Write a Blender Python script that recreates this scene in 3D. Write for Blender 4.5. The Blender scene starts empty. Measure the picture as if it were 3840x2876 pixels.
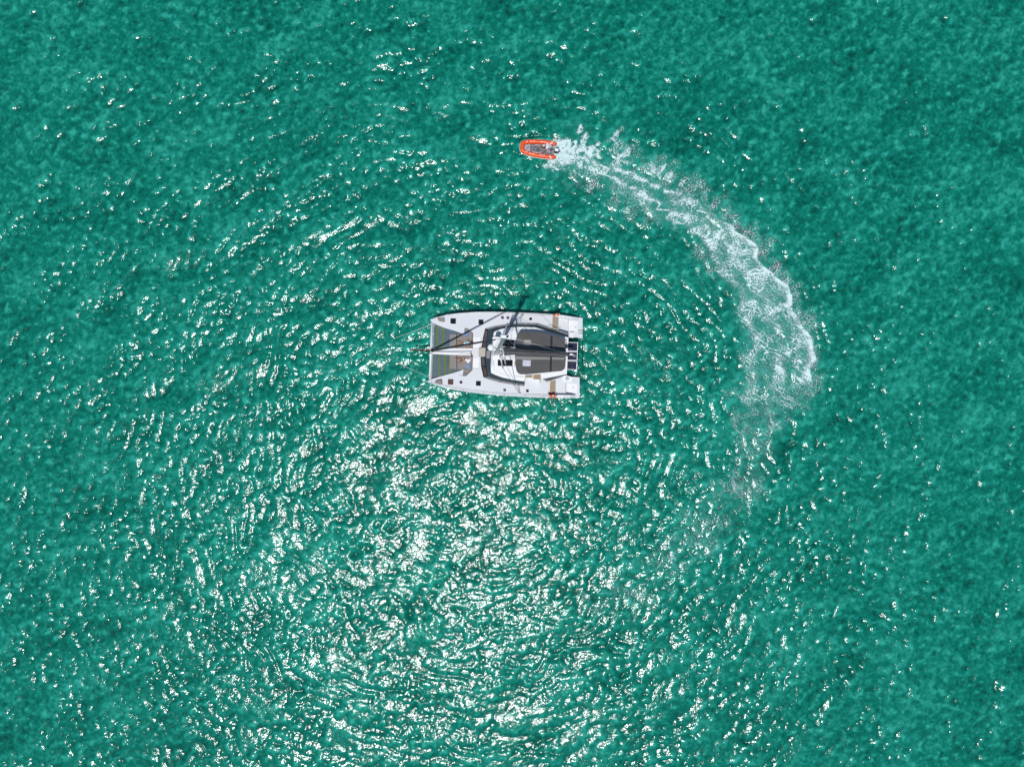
import bpy, bmesh, math, random
import numpy as np
from mathutils import Vector, Matrix

random.seed(4)
SC = bpy.context.scene
COL = SC.collection

# ------------------------------------------------------------------ camera
H = 62.0                      # height of the drone above the water
F = 2666.0 / 3840.0           # focal length over picture width
cam_d = bpy.data.cameras.new('camera')
cam_d.sensor_width = 36.0
cam_d.lens = 36.0 * F
cam_d.clip_start = 0.5
cam_d.clip_end = 12000.0
cam = bpy.data.objects.new('camera', cam_d)
cam.location = (0.0, 0.0, H)
cam.rotation_euler = (0.0, 0.0, 0.0)      # straight down
COL.objects.link(cam)
SC.camera = cam

# ------------------------------------------------------------------ light
SUN_EL = math.radians(75.0)
SUN_AZ = math.radians(199.0)              # clockwise from +Y
sdir = Vector((math.sin(SUN_AZ) * math.cos(SUN_EL), math.cos(SUN_AZ) * math.cos(SUN_EL), math.sin(SUN_EL)))
world = bpy.data.worlds.new('World')
SC.world = world
world.use_nodes = True
wn = world.node_tree
bgn = wn.nodes['Background']
sky = wn.nodes.new('ShaderNodeTexSky')
sky.sky_type = 'NISHITA'
sky.sun_disc = False
sky.sun_elevation = SUN_EL
sky.sun_rotation = SUN_AZ
sky.air_density = 1.0
sky.dust_density = 0.3
wn.links.new(sky.outputs['Color'], bgn.inputs['Color'])
bgn.inputs['Strength'].default_value = 0.07
sun_d = bpy.data.lights.new('sun', 'SUN')
sun_d.energy = 3.0
sun_d.angle = math.radians(0.53)
sun_d.color = (1.0, 0.985, 0.965)
sun = bpy.data.objects.new('sun', sun_d)
sun.location = (-30, -60, 120)
sun.rotation_euler = sdir.to_track_quat('Z', 'Y').to_euler()
COL.objects.link(sun)
SC.view_settings.view_transform = 'Standard'
SC.view_settings.look = 'None'
SC.view_settings.exposure = 0.0
SC.view_settings.gamma = 1.0
SC.view_settings.use_curve_mapping = False

# ------------------------------------------------------------------ helpers
PXW = 3840.0
def W(px, py, z):
    """point at height z that stands under picture point (px, py)"""
    k = (H - z) / 2666.0
    return Vector(((px - 1920.0) * k, (1438.0 - py) * k, z))
def B(x, y, z):
    return W(1560.0 + x / 3.352, 1120.0 + y / 3.352, z)
def D(x, y, z):
    return W(1920.0 + x / 6.9125, 490.0 + y / 6.9125, z)

def tag(o, label=None, cat=None, group=None, kind=None):
    if label: o['label'] = label
    if cat: o['category'] = cat
    if group: o['group'] = group
    if kind: o['kind'] = kind
    return o

def empty(name, loc):
    o = bpy.data.objects.new(name, None)
    o.location = loc
    o.empty_display_size = 0.3
    COL.objects.link(o)
    return o

def org(o):
    return o.get('_o') if False else ORG[o.name]
ORG = {}

def link(name, me, mat, parent=None, origin=None, smooth=False):
    """one mesh object; vertices come in world coordinates"""
    if parent is not None:
        oo = ORG[parent.name]
    elif origin is not None:
        oo = Vector(origin)
    else:
        n = max(1, len(me.vertices))
        c = Vector((0, 0, 0)); zmin = 1e9
        for v in me.vertices:
            c += v.co; zmin = min(zmin, v.co.z)
        oo = c / n; oo.z = zmin
    me.transform(Matrix.Translation(-oo))
    if mat is not None:
        if isinstance(mat, (list, tuple)):
            for m in mat: me.materials.append(m)
        else:
            me.materials.append(mat)
    if smooth:
        me.polygons.foreach_set('use_smooth', [True] * len(me.polygons))
    me.update()
    o = bpy.data.objects.new(name, me)
    COL.objects.link(o)
    ORG[o.name] = oo
    if parent is not None:
        o.parent = parent
    else:
        o.location = oo
    return o

def thing(name, loc, label, cat, group=None):
    o = empty(name, loc)
    ORG[o.name] = Vector(loc)
    return tag(o, label, cat, group)

def obj(name, bm, mat, parent=None, origin=None, smooth=False):
    bmesh.ops.recalc_face_normals(bm, faces=bm.faces[:])
    me = bpy.data.meshes.new(name)
    bm.to_mesh(me)
    bm.free()
    return link(name, me, mat, parent, origin, smooth)

def new(): return bmesh.new()

def add_prism(bm, top, z0, bevel=0.0):
    """solid under the polygon 'top' (world points) down to height z0"""
    vt = [bm.verts.new(p) for p in top]
    vb = [bm.verts.new((p[0], p[1], z0 if not callable(z0) else z0(p))) for p in top]
    n = len(top)
    ft = bm.faces.new(vt)
    bm.faces.new(list(reversed(vb)))
    for i in range(n):
        bm.faces.new((vt[i], vt[(i + 1) % n], vb[(i + 1) % n], vb[i]))
    if bevel > 0:
        bm.normal_update()
        bmesh.ops.bevel(bm, geom=list(ft.edges), offset=bevel, segments=2, affect='EDGES', profile=0.6)
    return bm

def prism(name, top, z0, mat, parent=None, bevel=0.0):
    bm = new(); add_prism(bm, top, z0, bevel)
    return obj(name, bm, mat, parent)

def add_tube(bm, pts, r, n=8, caps=True):
    pts = [Vector(p) for p in pts]
    rr = r if isinstance(r, (list, tuple)) else [r] * len(pts)
    rings = []
    up = Vector((0, 0, 1))
    for i, p in enumerate(pts):
        a = pts[max(0, i - 1)]; b = pts[min(len(pts) - 1, i + 1)]
        t = (b - a)
        if t.length < 1e-9: t = Vector((1, 0, 0))
        t.normalize()
        ref = up if abs(t.dot(up)) < 0.95 else Vector((1, 0, 0))
        s = t.cross(ref).normalized(); u = s.cross(t).normalized()
        rings.append([bm.verts.new(p + (s * math.cos(2 * math.pi * k / n) + u * math.sin(2 * math.pi * k / n)) * rr[i]) for k in range(n)])
    for a, b in zip(rings[:-1], rings[1:]):
        for k in range(n):
            bm.faces.new((a[k], a[(k + 1) % n], b[(k + 1) % n], b[k]))
    if caps:
        bm.faces.new(list(reversed(rings[0]))); bm.faces.new(rings[-1])
    return bm

def tube(name, pts, r, mat, parent=None, n=8, origin=None):
    bm = new(); add_tube(bm, pts, r, n)
    return obj(name, bm, mat, parent, origin, smooth=True)

def add_box(bm, c, size, rotz=0.0, bevel=0.0):
    c = Vector(c); sx, sy, sz = [s / 2 for s in size]
    m = Matrix.Rotation(rotz, 3, 'Z')
    vs = [bm.verts.new(c + m @ Vector((x, y, z))) for z in (-sz, sz) for x, y in ((-sx, -sy), (sx, -sy), (sx, sy), (-sx, sy))]
    fs = []
    for f in ((3, 2, 1, 0), (4, 5, 6, 7), (0, 1, 5, 4), (1, 2, 6, 5), (2, 3, 7, 6), (3, 0, 4, 7)):
        fs.append(bm.faces.new([vs[i] for i in f]))
    if bevel > 0:
        es = set(e for f in fs for e in f.edges)
        bmesh.ops.bevel(bm, geom=list(es), offset=bevel, segments=2, affect='EDGES', profile=0.6)
    return bm

def box(name, c, size, mat, parent=None, rotz=0.0, bevel=0.0):
    bm = new(); add_box(bm, c, size, rotz, bevel)
    return obj(name, bm, mat, parent)

def add_lathe(bm, c, prof, n=20, axis='Z'):
    """profile of (radius, height) round a vertical axis at c"""
    c = Vector(c); rings = []
    for r, z in prof:
        rings.append([bm.verts.new(c + Vector((r * math.cos(2 * math.pi * k / n), r * math.sin(2 * math.pi * k / n), z))) for k in range(n)])
    for a, b in zip(rings[:-1], rings[1:]):
        for k in range(n):
            bm.faces.new((a[k], a[(k + 1) % n], b[(k + 1) % n], b[k]))
    bm.faces.new(list(reversed(rings[0]))); bm.faces.new(rings[-1])
    return bm

# ------------------------------------------------------------------ materials
def srgb(r, g, b):
    f = lambda c: (c / 255 / 12.92) if c / 255 <= 0.04045 else ((c / 255 + 0.055) / 1.055) ** 2.4
    return (f(r), f(g), f(b), 1.0)

def mat(name, col, rough=0.5, metal=0.0, var=0.06, scale=3.0, grain=0.0, gscale=60.0, spec=0.5, stretch=None, bump=0.0):
    m = bpy.data.materials.new(name)
    m.use_nodes = True
    nt = m.node_tree; N = nt.nodes; L = nt.links
    p = N['Principled BSDF']
    p.inputs['Roughness'].default_value = rough
    p.inputs['Metallic'].default_value = metal
    p.inputs['Specular IOR Level'].default_value = spec
    tc = N.new('ShaderNodeTexCoord')
    mp = N.new('ShaderNodeMapping')
    if stretch: mp.inputs['Scale'].default_value = stretch
    L.new(tc.outputs['Object'], mp.inputs['Vector'])
    n1 = N.new('ShaderNodeTexNoise'); n1.inputs['Scale'].default_value = scale; n1.inputs['Detail'].default_value = 5
    L.new(mp.outputs['Vector'], n1.inputs['Vector'])
    r1 = N.new('ShaderNodeMapRange'); r1.inputs['From Min'].default_value = 0.25; r1.inputs['From Max'].default_value = 0.75
    r1.inputs['To Min'].default_value = 1 - var; r1.inputs['To Max'].default_value = 1 + var
    L.new(n1.outputs['Fac'], r1.inputs['Value'])
    val = r1.outputs['Result']
    if grain > 0:
        n2 = N.new('ShaderNodeTexNoise'); n2.inputs['Scale'].default_value = gscale; n2.inputs['Detail'].default_value = 3
        L.new(mp.outputs['Vector'], n2.inputs['Vector'])
        r2 = N.new('ShaderNodeMapRange'); r2.inputs['From Min'].default_value = 0.3; r2.inputs['From Max'].default_value = 0.7
        r2.inputs['To Min'].default_value = 1 - grain; r2.inputs['To Max'].default_value = 1 + grain
        L.new(n2.outputs['Fac'], r2.inputs['Value'])
        mu = N.new('ShaderNodeMath'); mu.operation = 'MULTIPLY'
        L.new(val, mu.inputs[0]); L.new(r2.outputs['Result'], mu.inputs[1]); val = mu.outputs[0]
        if bump > 0:
            b = N.new('ShaderNodeBump'); b.inputs['Strength'].default_value = bump; b.inputs['Distance'].default_value = 0.01
            L.new(n2.outputs['Fac'], b.inputs['Height']); L.new(b.outputs['Normal'], p.inputs['Normal'])
    vm = N.new('ShaderNodeVectorMath'); vm.operation = 'SCALE'
    vm.inputs[0].default_value = col[:3]
    L.new(val, vm.inputs['Scale'])
    L.new(vm.outputs['Vector'], p.inputs['Base Color'])
    return m
SL_LONG, SL_MID, SL_SHORT, SL_RING = 0.060, 0.120, 0.110, 0.075
RIP1, RIP2 = 0.026, 0.010
SEA_ROUGH = 0.13
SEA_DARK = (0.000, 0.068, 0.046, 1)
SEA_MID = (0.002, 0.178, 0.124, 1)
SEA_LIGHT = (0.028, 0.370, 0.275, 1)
SEA_AIR = (0.055, 0.32, 0.26, 1)
# ------------------------------------------------------------------ the sea
rng = np.random.default_rng(11)
NF, LF = 2048, 102.4
_k = np.fft.fftfreq(NF, LF / NF) * 2 * np.pi
KX, KY = np.meshgrid(_k, _k)            # KY rows, KX columns
KK = np.sqrt(KX ** 2 + KY ** 2); KK[0, 0] = 1e-6
KTH = np.arctan2(KY, KX)

def band(l0, l1, slope, power=-2.0, wind=None, spread=0.0, hard=6.0):
    """random waves between wavelengths l0 < l1 (m) with that rms slope"""
    k0, k1 = 2 * np.pi / l1, 2 * np.pi / l0
    a = KK ** power * np.exp(-(k0 / KK) ** hard) * np.exp(-(KK / k1) ** hard)
    a[0, 0] = 0
    if wind is not None:
        a = a * (1 - spread + spread * np.cos(KTH - wind) ** 2)
    s = (rng.standard_normal((NF, NF)) + 1j * rng.standard_normal((NF, NF))) * a
    h = np.fft.ifft2(s).real
    sx = np.fft.ifft2(1j * KX * np.fft.fft2(h)).real
    sy = np.fft.ifft2(1j * KY * np.fft.fft2(h)).real
    return (h * (slope / math.sqrt(np.mean(sx ** 2 + sy ** 2)))).astype(np.float32)

def texture_band(l0, l1):
    k0, k1 = 2 * np.pi / l1, 2 * np.pi / l0
    a = np.exp(-(k0 / KK) ** 4) * np.exp(-(KK / k1) ** 2) / KK
    a[0, 0] = 0
    h = np.fft.ifft2((rng.standard_normal((NF, NF)) + 1j * rng.standard_normal((NF, NF))) * a).real
    return (h / h.std()).astype(np.float32)

def sample(fld, x, y):
    u = (np.asarray(x, np.float64) / LF * NF) % NF
    v = (np.asarray(y, np.float64) / LF * NF) % NF
    i = np.floor(u).astype(np.int64); j = np.floor(v).astype(np.int64)
    fu = (u - i).astype(np.float32); fv = (v - j).astype(np.float32)
    i %= NF; j %= NF; i1 = (i + 1) % NF; j1 = (j + 1) % NF
    return (fld[j, i] * (1 - fu) + fld[j, i1] * fu) * (1 - fv) + (fld[j1, i] * (1 - fu) + fld[j1, i1] * fu) * fv

WIND = math.radians(115.0)
LONG = band(1.8, 6.0, SL_LONG, wind=WIND, spread=0.75)
SHORT = band(0.5, 1.7, SL_MID, wind=WIND, spread=0.3) + band(0.2, 0.6, SL_SHORT, wind=WIND, spread=0.2)
# ripples gather in gusty patches
GUST = texture_band(2.0, 14.0)

def sstep(e0, e1, x):
    t = np.clip((x - e0) / (e1 - e0), 0, 1)
    return t * t * (3 - 2 * t)

def sea_h(x, y):
    far = np.maximum(np.abs(x) - 48.0, np.abs(y) - 36.5)
    fs = 1 - sstep(0.0, 6.0, far)
    fl = 1 - sstep(0.0, 60.0, far)
    g = 1.0 + 0.36 * np.clip(sample(GUST, x, y), -1.6, 2.0)
    g = g * (1 - 0.45 * np.clip(air_at(x, y) * 1.3, 0, 1))
    return sample(LONG, x, y) * fl + sample(SHORT, x, y) * fs * g + rings(x, y) * fs

RC = W(1890, 1600, 0.0)          # middle of the dinghy's turning circle
def rings(x, y):
    """wavelets the circling dinghy has sent inward and outward, wandering and broken up"""
    dx, dy = x - RC.x, y - RC.y
    r = np.sqrt(dx * dx + dy * dy)
    ph = 1.35 * sample(GUST, x * 0.6, y * 0.6)
    out = 0
    for lam, off, w in ((1.15, 0.0, 0.8), (0.80, 1.7, 0.6), (1.65, 4.0, 0.65)):
        k = 2 * math.pi / lam
        amp = np.clip(0.75 + 0.6 * sample(GUST, x + off * 9, y - off * 5), 0, 2)
        c = np.sin(k * r + ph * 2.2 + off)
        out = out + w * amp * (c + 0.25 * np.cos(2 * (k * r + ph * 2.2 + off))) / k
    return SL_RING * 1.41 * out * sstep(5.0, 17.0, r) * (1 - 0.75 * sstep(24.0, 46.0, r))

def axis(half, step):
    inner = np.arange(-half, half + step * 0.5, step)
    out = []; d = step; p = inner[-1]
    while p < 5000:
        d *= 1.11; p += d; out.append(p)
    out = np.array(out)
    return np.concatenate([-out[::-1], inner, out])

# wake curve, as two edges of the foam band on the water (picture points of the water plane)
W_OUT = [(2086, 560), (2150, 583), (2210, 600), (2300, 630), (2395, 655), (2475, 688), (2554, 727), (2633, 772), (2680, 806), (2730, 850), (2780, 884), (2832, 932), (2848, 976), (2880, 1000), (2925, 1052), (2962, 1103), (2978, 1150), (3006, 1207), (3024, 1265), (3036, 1332), (3048, 1395), (3050, 1480), (3010, 1520), (2950, 1560), (2918, 1610), (2892, 1660), (2900, 1720), (2880, 1790), (2830, 1870), (2760, 1950), (2700, 2020), (2640, 2090), (2560, 2160), (2460, 2215), (2360, 2260), (2230, 2290)]
W_IN = [(2060, 606), (2110, 618), (2170, 634), (2235, 660), (2300, 690), (2350, 735), (2400, 775), (2470, 812), (2520, 830), (2565, 850), (2610, 885), (2655, 935), (2690, 985), (2715, 1020), (2745, 1065), (2768, 1110), (2782, 1150), (2792, 1195), (2790, 1240), (2800, 1286), (2804, 1340), (2804, 1400), (2802, 1455), (2785, 1510), (2765, 1560), (2758, 1610), (2780, 1665), (2770, 1730), (2700, 1790), (2640, 1850), (2560, 1930), (2510, 2000), (2450, 2070), (2380, 2130), (2290, 2190), (2180, 2240)]
# strength of foam over the band: (fraction of the way, amount)
W_AMT = [(0.0, 1.0), (0.10, 1.0), (0.22, 1.05), (0.36, 1.05), (0.48, 1.0), (0.56, 0.92), (0.63, 0.66), (0.70, 0.46), (0.78, 0.32), (0.88, 0.25), (0.96, 0.16), (1.0, 0.0)]

def w2(p):
    q = W(p[0], p[1], 0.0); return (q.x, q.y)

def resample(pts, n):
    p = np.array(pts, float)
    d = np.concatenate([[0], np.cumsum(np.hypot(*np.diff(p, axis=0).T))])
    # smooth Catmull-Rom through the points
    t = np.linspace(0, d[-1], n)
    i = np.clip(np.searchsorted(d, t, side='right') - 1, 0, len(p) - 2)
    u = ((t - d[i]) / (d[i + 1] - d[i]))[:, None]
    p0 = p[np.maximum(i - 1, 0)]; p1 = p[i]; p2 = p[i + 1]; p3 = p[np.minimum(i + 2, len(p) - 1)]
    return 0.5 * (2 * p1 + (p2 - p0) * u + (2 * p0 - 5 * p1 + 4 * p2 - p3) * u ** 2 + (3 * p1 - p0 - 3 * p2 + p3) * u ** 3)

LACE1 = texture_band(0.55, 1.6)
LACE2 = texture_band(0.22, 0.6)
BLOB = texture_band(0.9, 4.0)
FINE = texture_band(0.12, 0.3)

def foam_band():
    """grid of foam along the wake: positions and density"""
    ns, nt = 1300, 190
    # the two edges share their parameter so that they stay abreast
    par = np.linspace(0, 1, len(W_OUT))
    ss = np.linspace(0, 1, ns)
    def edge(pts):
        q = np.array([w2(p) for p in pts])
        i = np.clip((ss * (len(pts) - 1)).astype(int), 0, len(pts) - 2)
        u = (ss * (len(pts) - 1) - i)[:, None]
        p0 = q[np.maximum(i - 1, 0)]; p1 = q[i]; p2 = q[i + 1]; p3 = q[np.minimum(i + 2, len(q) - 1)]
        return 0.5 * (2 * p1 + (p2 - p0) * u + (2 * p0 - 5 * p1 + 4 * p2 - p3) * u ** 2 + (3 * p1 - p0 - 3 * p2 + p3) * u ** 3)
    a, b = edge(W_IN), edge(W_OUT)
    t = np.linspace(-0.22, 1.22, nt)
    P = a[:, None, :] * (1 - t)[None, :, None] + b[:, None, :] * t[None, :, None]
    x, y = P[..., 0], P[..., 1]
    S = np.broadcast_to(ss[:, None], x.shape); T = np.broadcast_to(t[None, :], x.shape)
    ctr = 0.5 * (a + b)
    slen = np.concatenate([[0], np.cumsum(np.hypot(*np.diff(ctr, axis=0).T))])[:, None]
    wid = np.hypot(*(b - a).T)[:, None]
    amt = np.interp(S, [q[0] for q in W_AMT], [q[1] for q in W_AMT])
    # wandering edges
    wob = (0.20 / np.maximum(wid, 0.5)) * sample(BLOB, slen * 0.7 + 3, T * 0 + 7)
    TT = T + wob * np.clip(S * 5, 0.3, 1)
    inside = sstep(-0.16, 0.06, TT) * (1 - sstep(1.0, 1.05, TT))
    # breaking crest along the outer edge, fading with age
    crest_t = 1.0
    age = sstep(0.20, 0.30, S) * (1 - sstep(0.56, 0.62, S))
    crest = np.exp(-((TT - crest_t + 0.02) * wid / 0.20) ** 2) * age * np.clip(0.50 + 0.55 * sample(BLOB, slen * 1.2, 0 * T + 31), 0.05, 1.1)
    behind = np.exp(-np.clip((crest_t - TT) * wid, 0, 99) / 0.8) * (TT < 1.02) * age * 0.55
    # twin ridges right behind the boat
    young = 1 - sstep(0.16, 0.34, S)
    wv = sample(BLOB, slen * 1.1 + 11, 0 * T + 3); wu = sample(BLOB, slen * 1.3 + 40, 0 * T + 60)
    r1 = np.exp(-np.abs((TT - 0.86 + 0.035 * wv) * wid / (0.24 + 0.09 * wu)) ** 1.4) * young * np.clip(0.8 + 0.4 * sample(LACE1, x * 1.2, y * 1.2), 0.2, 1.2)
    r2 = np.exp(-np.abs((TT - 0.30 - 0.1 * S + 0.04 * wu) * wid / (0.28 + 0.10 * wv)) ** 1.4) * young * np.clip(0.8 + 0.4 * sample(LACE1, x * 1.2, y * 1.2), 0.2, 1.2)
    prop = np.exp(-((TT - 0.55) * wid / 0.5) ** 2) * (1 - sstep(0.0, 0.05, S))
    inner = np.exp(-((TT - 0.10) * wid / 0.45) ** 2) * sstep(0.2, 0.3, S) * (1 - sstep(0.66, 0.8, S)) * 0.35
    mid = np.exp(-((TT - 0.5) * wid / 0.8) ** 2) * 0.28 * sstep(0.15, 0.3, S) * (1 - sstep(0.85, 1.0, S))
    # lace: threads where the noise crosses zero, drawn out across the band near the crest
    old = sstep(0.28, 0.42, S)
    xs = (slen + 0 * T) * old + x * (1 - old); ys = (T * wid) * old + y * (1 - old)
    warp = sample(BLOB, x * 1.3, y * 1.3) * 0.25
    c1 = np.abs(sample(LACE1, xs * 1.15 + warp, ys * (1 - 0.4 * old * T.clip(0, 1)) * 0.9 + warp))
    c2 = np.abs(sample(LACE2, x + warp * 0.4, y * 0.9 - warp * 0.4))
    l1 = np.clip(1 - c1 / 0.42, 0, 1)
    l2 = np.clip(1 - c2 / 0.55, 0, 1)
    lace = np.maximum(l1 * (0.75 + 0.25 * l2), 0.72 * l2 * sstep(-0.4, 0.8, sample(BLOB, x + 5, y)))
    patch = sstep(-0.9, 1.2, sample(BLOB, x * 0.8 + 20, y * 0.8))
    d = inside * amt * (1.15 * lace * (0.30 + 0.95 * patch) * (1 - 0.45 * young) + (behind + inner + mid) * (0.45 + 0.6 * l2) + 0.10 * patch)
    d = d + (crest * 1.0 + (r1 + r2) * 1.15 * (0.6 + 0.4 * l2) + prop * 0.9) * (0.8 + 0.2 * sample(FINE, x, y))
    d = d * (S > 0.0)
    d = d + 0.10 * sample(FINE, x, y) * (d > 0.06)
    macro = inside * amt
    return x, y, d, macro

def foam_patches():
    """spray and churned patches outside the turning wake"""
    step = 0.045
    blobs = [  # picture x, y, radius x, radius y, turn, strength
        (2112, 545, 50, 26, 0.25, 1.3), (2150, 562, 46, 22, 0.3, 1.1), (2190, 590, 60, 10, 0.3, 0.9), (2090, 528, 22, 16, 0.2, 0.95),
        (2176, 490, 10, 26, -0.25, 1.0), (2192, 525, 16, 30, -0.35, 1.0), (2222, 566, 24, 28, -0.6, 1.15), (2236, 582, 14, 14, 0, 1.0),
        (2062, 612, 34, 14, 0.35, 0.9), (2095, 625, 40, 14, 0.5, 0.8), (2120, 636, 22, 12, 0.3, 0.6),
        (2330, 486, 14, 12, 0.8, 0.75), (2310, 506, 26, 12, 0.8, 0.78), (2284, 526, 20, 10, 0.6, 0.55),
        (2330, 548, 34, 20, -0.4, 0.66), (2300, 570, 26, 16, 0, 0.85), (2340, 584, 30, 20, 0.5, 0.95), (2376, 560, 20, 26, 0, 0.5),
        (2310, 616, 26, 14, 0, 0.85), (2350, 612, 22, 14, 0, 0.78), (2395, 572, 24, 20, 0.4, 0.45),
        (2440, 628, 34, 22, 0.4, 0.75), (2475, 640, 34, 16, 0.6, 0.95), (2505, 662, 30, 16, 0.6, 0.95), (2480, 600, 26, 22, 0.3, 0.45), (2520, 620, 30, 22, 0.4, 0.4),
        (2555, 690, 34, 18, 0.6, 0.75), (2600, 705, 40, 26, 0.6, 0.62), (2630, 690, 26, 22, 0.3, 0.5), (2640, 735, 30, 20, 0.6, 0.5),
        (2690, 760, 26, 22, 0.6, 0.42), (2725, 800, 30, 26, 0.6, 0.45), (2760, 835, 26, 24, 0.6, 0.45), (2800, 880, 22, 14, 0.6, 0.42),
        (2890, 905, 26, 20, 0.8, 0.45), (2855, 935, 22, 20, 0.8, 0.5), (2870, 965, 14, 24, 0.2, 0.45), (2910, 1005, 26, 18, 0.8, 0.5), (2950, 1040, 18, 30, 0.3, 0.5),
        (2210, 655, 28, 18, 0.5, 0.45), (2225, 680, 14, 22, 0, 0.38), (2330, 720, 36, 40, 0.6, 0.40), (2370, 760, 30, 30, 0.5, 0.36), (2440, 815, 40, 20, 0.5, 0.42),
        (2300, 760, 40, 20, 0.4, 0.22), (2180, 690, 50, 24, 0.3, 0.2), (2660, 1000, 24, 40, 0.4, 0.3), (2620, 940, 24, 40, 0.5, 0.3),
        (2740, 1470, 30, 20, 0.6, 0.3), (2760, 1560, 22, 40, 0, 0.3), (2985, 1450, 60, 60, 0, 0.36), (2990, 1520, 50, 16, -0.2, 0.35),
        (2512, 2092, 30, 22, 0.4, 0.55), (2560, 2130, 40, 18, 0.5, 0.36), (2640, 2010, 60, 40, -0.5, 0.28), (2790, 1830, 60, 30, -0.6, 0.38), (2250, 2268, 50, 18, 0.4, 0.45), (2180, 2225, 40, 14, -0.8, 0.3), (2390, 2230, 70, 20, -0.4, 0.3)]
    rb_ = random.Random(21)
    co_ = resample(W_OUT[3:22], 60)
    for _ in range(120):
        q = co_[rb_.randrange(60)]
        o_ = rb_.uniform(-4, 46) * (1.5 if q[0] < 2700 else 0.8)
        blobs.append((q[0] + o_ * 0.62, q[1] - o_ * 0.75, rb_.uniform(14, 46), rb_.uniform(8, 20), rb_.uniform(0.2, 1.0), rb_.uniform(0.3, 0.75) * (1 - o_ / 110)))
    ci_ = resample(W_IN[2:13], 40)
    for _ in range(26):
        q = ci_[rb_.randrange(40)]; o_ = rb_.uniform(0, 60)
        blobs.append((q[0] - o_ * 0.6, q[1] + o_ * 0.75, rb_.uniform(16, 40), rb_.uniform(10, 24), rb_.uniform(0.2, 1.0), rb_.uniform(0.25, 0.5)))
    res = []
    for (px, py, rx, ry, tw, st) in blobs:
        c = W(px, py, 0.0); k = H / 2666.0
        rx *= k * 1.15; ry *= k * 1.15
        R = max(rx, ry) * 1.5
        n = int(2 * R / step)
        g = np.linspace(-R, R, n)
        gx, gy = np.meshgrid(g, g)
        x = gx + c.x; y = gy + c.y
        ca, sa = math.cos(-tw), math.sin(-tw)
        u = (gx * ca - gy * sa) / rx; v = (gx * sa + gy * ca) / ry
        r = np.sqrt(u * u + v * v) + 0.16 * sample(BLOB, x * 1.6, y * 1.6) + 0.12 * sample(LACE2, x * .7, y * .7)
        m = 1 - sstep(0.35, 1.05, r)
        warp = sample(BLOB, x * 1.3, y * 1.3) * 0.25
        l1 = np.clip(1 - np.abs(sample(LACE1, x * 1.4 + warp, y * 1.4 - warp)) / 0.45, 0, 1)
        l2 = np.clip(1 - np.abs(sample(LACE2, x + warp * .4, y)) / 0.5, 0, 1)
        lace = np.maximum(l1, 0.8 * l2)
        solid = np.clip((st - 0.55) / 0.6, 0, 1)
        d = m * st * (lace * (1 - 0.45 * solid) + solid * (0.58 + 0.26 * np.clip(sample(LACE1, x * 1.7, y * 1.7), -1.5, 1.5))) + 0.16 * sample(FINE, x, y) * (m > 0.1)
        res.append((x, y, d))
    return res

FB = foam_band()
FP = foam_patches()

# where the wake has stirred air into the water (a coarse map, looked up by the sea mesh)
AG, AN = 0.25, 480
air = np.zeros((AN, AN), np.float32)
def air_add(x, y, v):
    i = np.clip((x / AG + AN / 2).astype(int), 0, AN - 1); j = np.clip((y / AG + AN / 2).astype(int), 0, AN - 1)
    np.maximum.at(air, (j, i), v.astype(np.float32))
air_add(FB[0].ravel(), FB[1].ravel(), FB[3].ravel())
for q in FP: air_add(q[0].ravel(), q[1].ravel(), np.clip(q[2], 0, 1).ravel() * 0.8)
for _ in range(4):
    air = (air + np.roll(air, 1, 0) + np.roll(air, -1, 0) + np.roll(air, 1, 1) + np.roll(air, -1, 1)) / 5

def air_at(x, y):
    i = (x / AG + AN / 2).astype(int); j = (y / AG + AN / 2).astype(int)
    ok = (i >= 0) & (i < AN) & (j >= 0) & (j < AN)
    return np.where(ok, air[np.clip(j, 0, AN - 1), np.clip(i, 0, AN - 1)], 0)

def grid_mesh(name, X, Y, Z, keep=None, attrs=None):
    ny, nx = X.shape
    idx = np.arange(nx * ny).reshape(ny, nx)
    q = np.stack([idx[:-1, :-1], idx[:-1, 1:], idx[1:, 1:], idx[1:, :-1]], -1).reshape(-1, 4)
    co = np.stack([X, Y, Z], -1).reshape(-1, 3).astype(np.float32)
    at = {k: v.reshape(-1).astype(np.float32) for k, v in (attrs or {}).items()}
    if keep is not None:
        kq = keep.reshape(-1)[q].max(1)
        q = q[kq]
        used = np.unique(q)
        re = np.full(nx * ny, -1); re[used] = np.arange(len(used))
        q = re[q]; co = co[used]; at = {k: v[used] for k, v in at.items()}
    return raw_mesh(name, co, q, at)

def raw_mesh(name, co, q, at):
    me = bpy.data.meshes.new(name)
    me.vertices.add(len(co)); me.vertices.foreach_set('co', co.reshape(-1))
    me.loops.add(q.size); me.loops.foreach_set('vertex_index', q.reshape(-1).astype(np.int32))
    me.polygons.add(len(q))
    me.polygons.foreach_set('loop_start', np.arange(0, q.size, 4, dtype=np.int32))
    me.polygons.foreach_set('loop_total', np.full(len(q), 4, np.int32))
    me.polygons.foreach_set('use_smooth', np.ones(len(q), bool))
    for k, v in at.items():
        a = me.attributes.new(k, 'FLOAT', 'POINT'); a.data.foreach_set('value', v)
    me.update(calc_edges=True)
    return me

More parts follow.
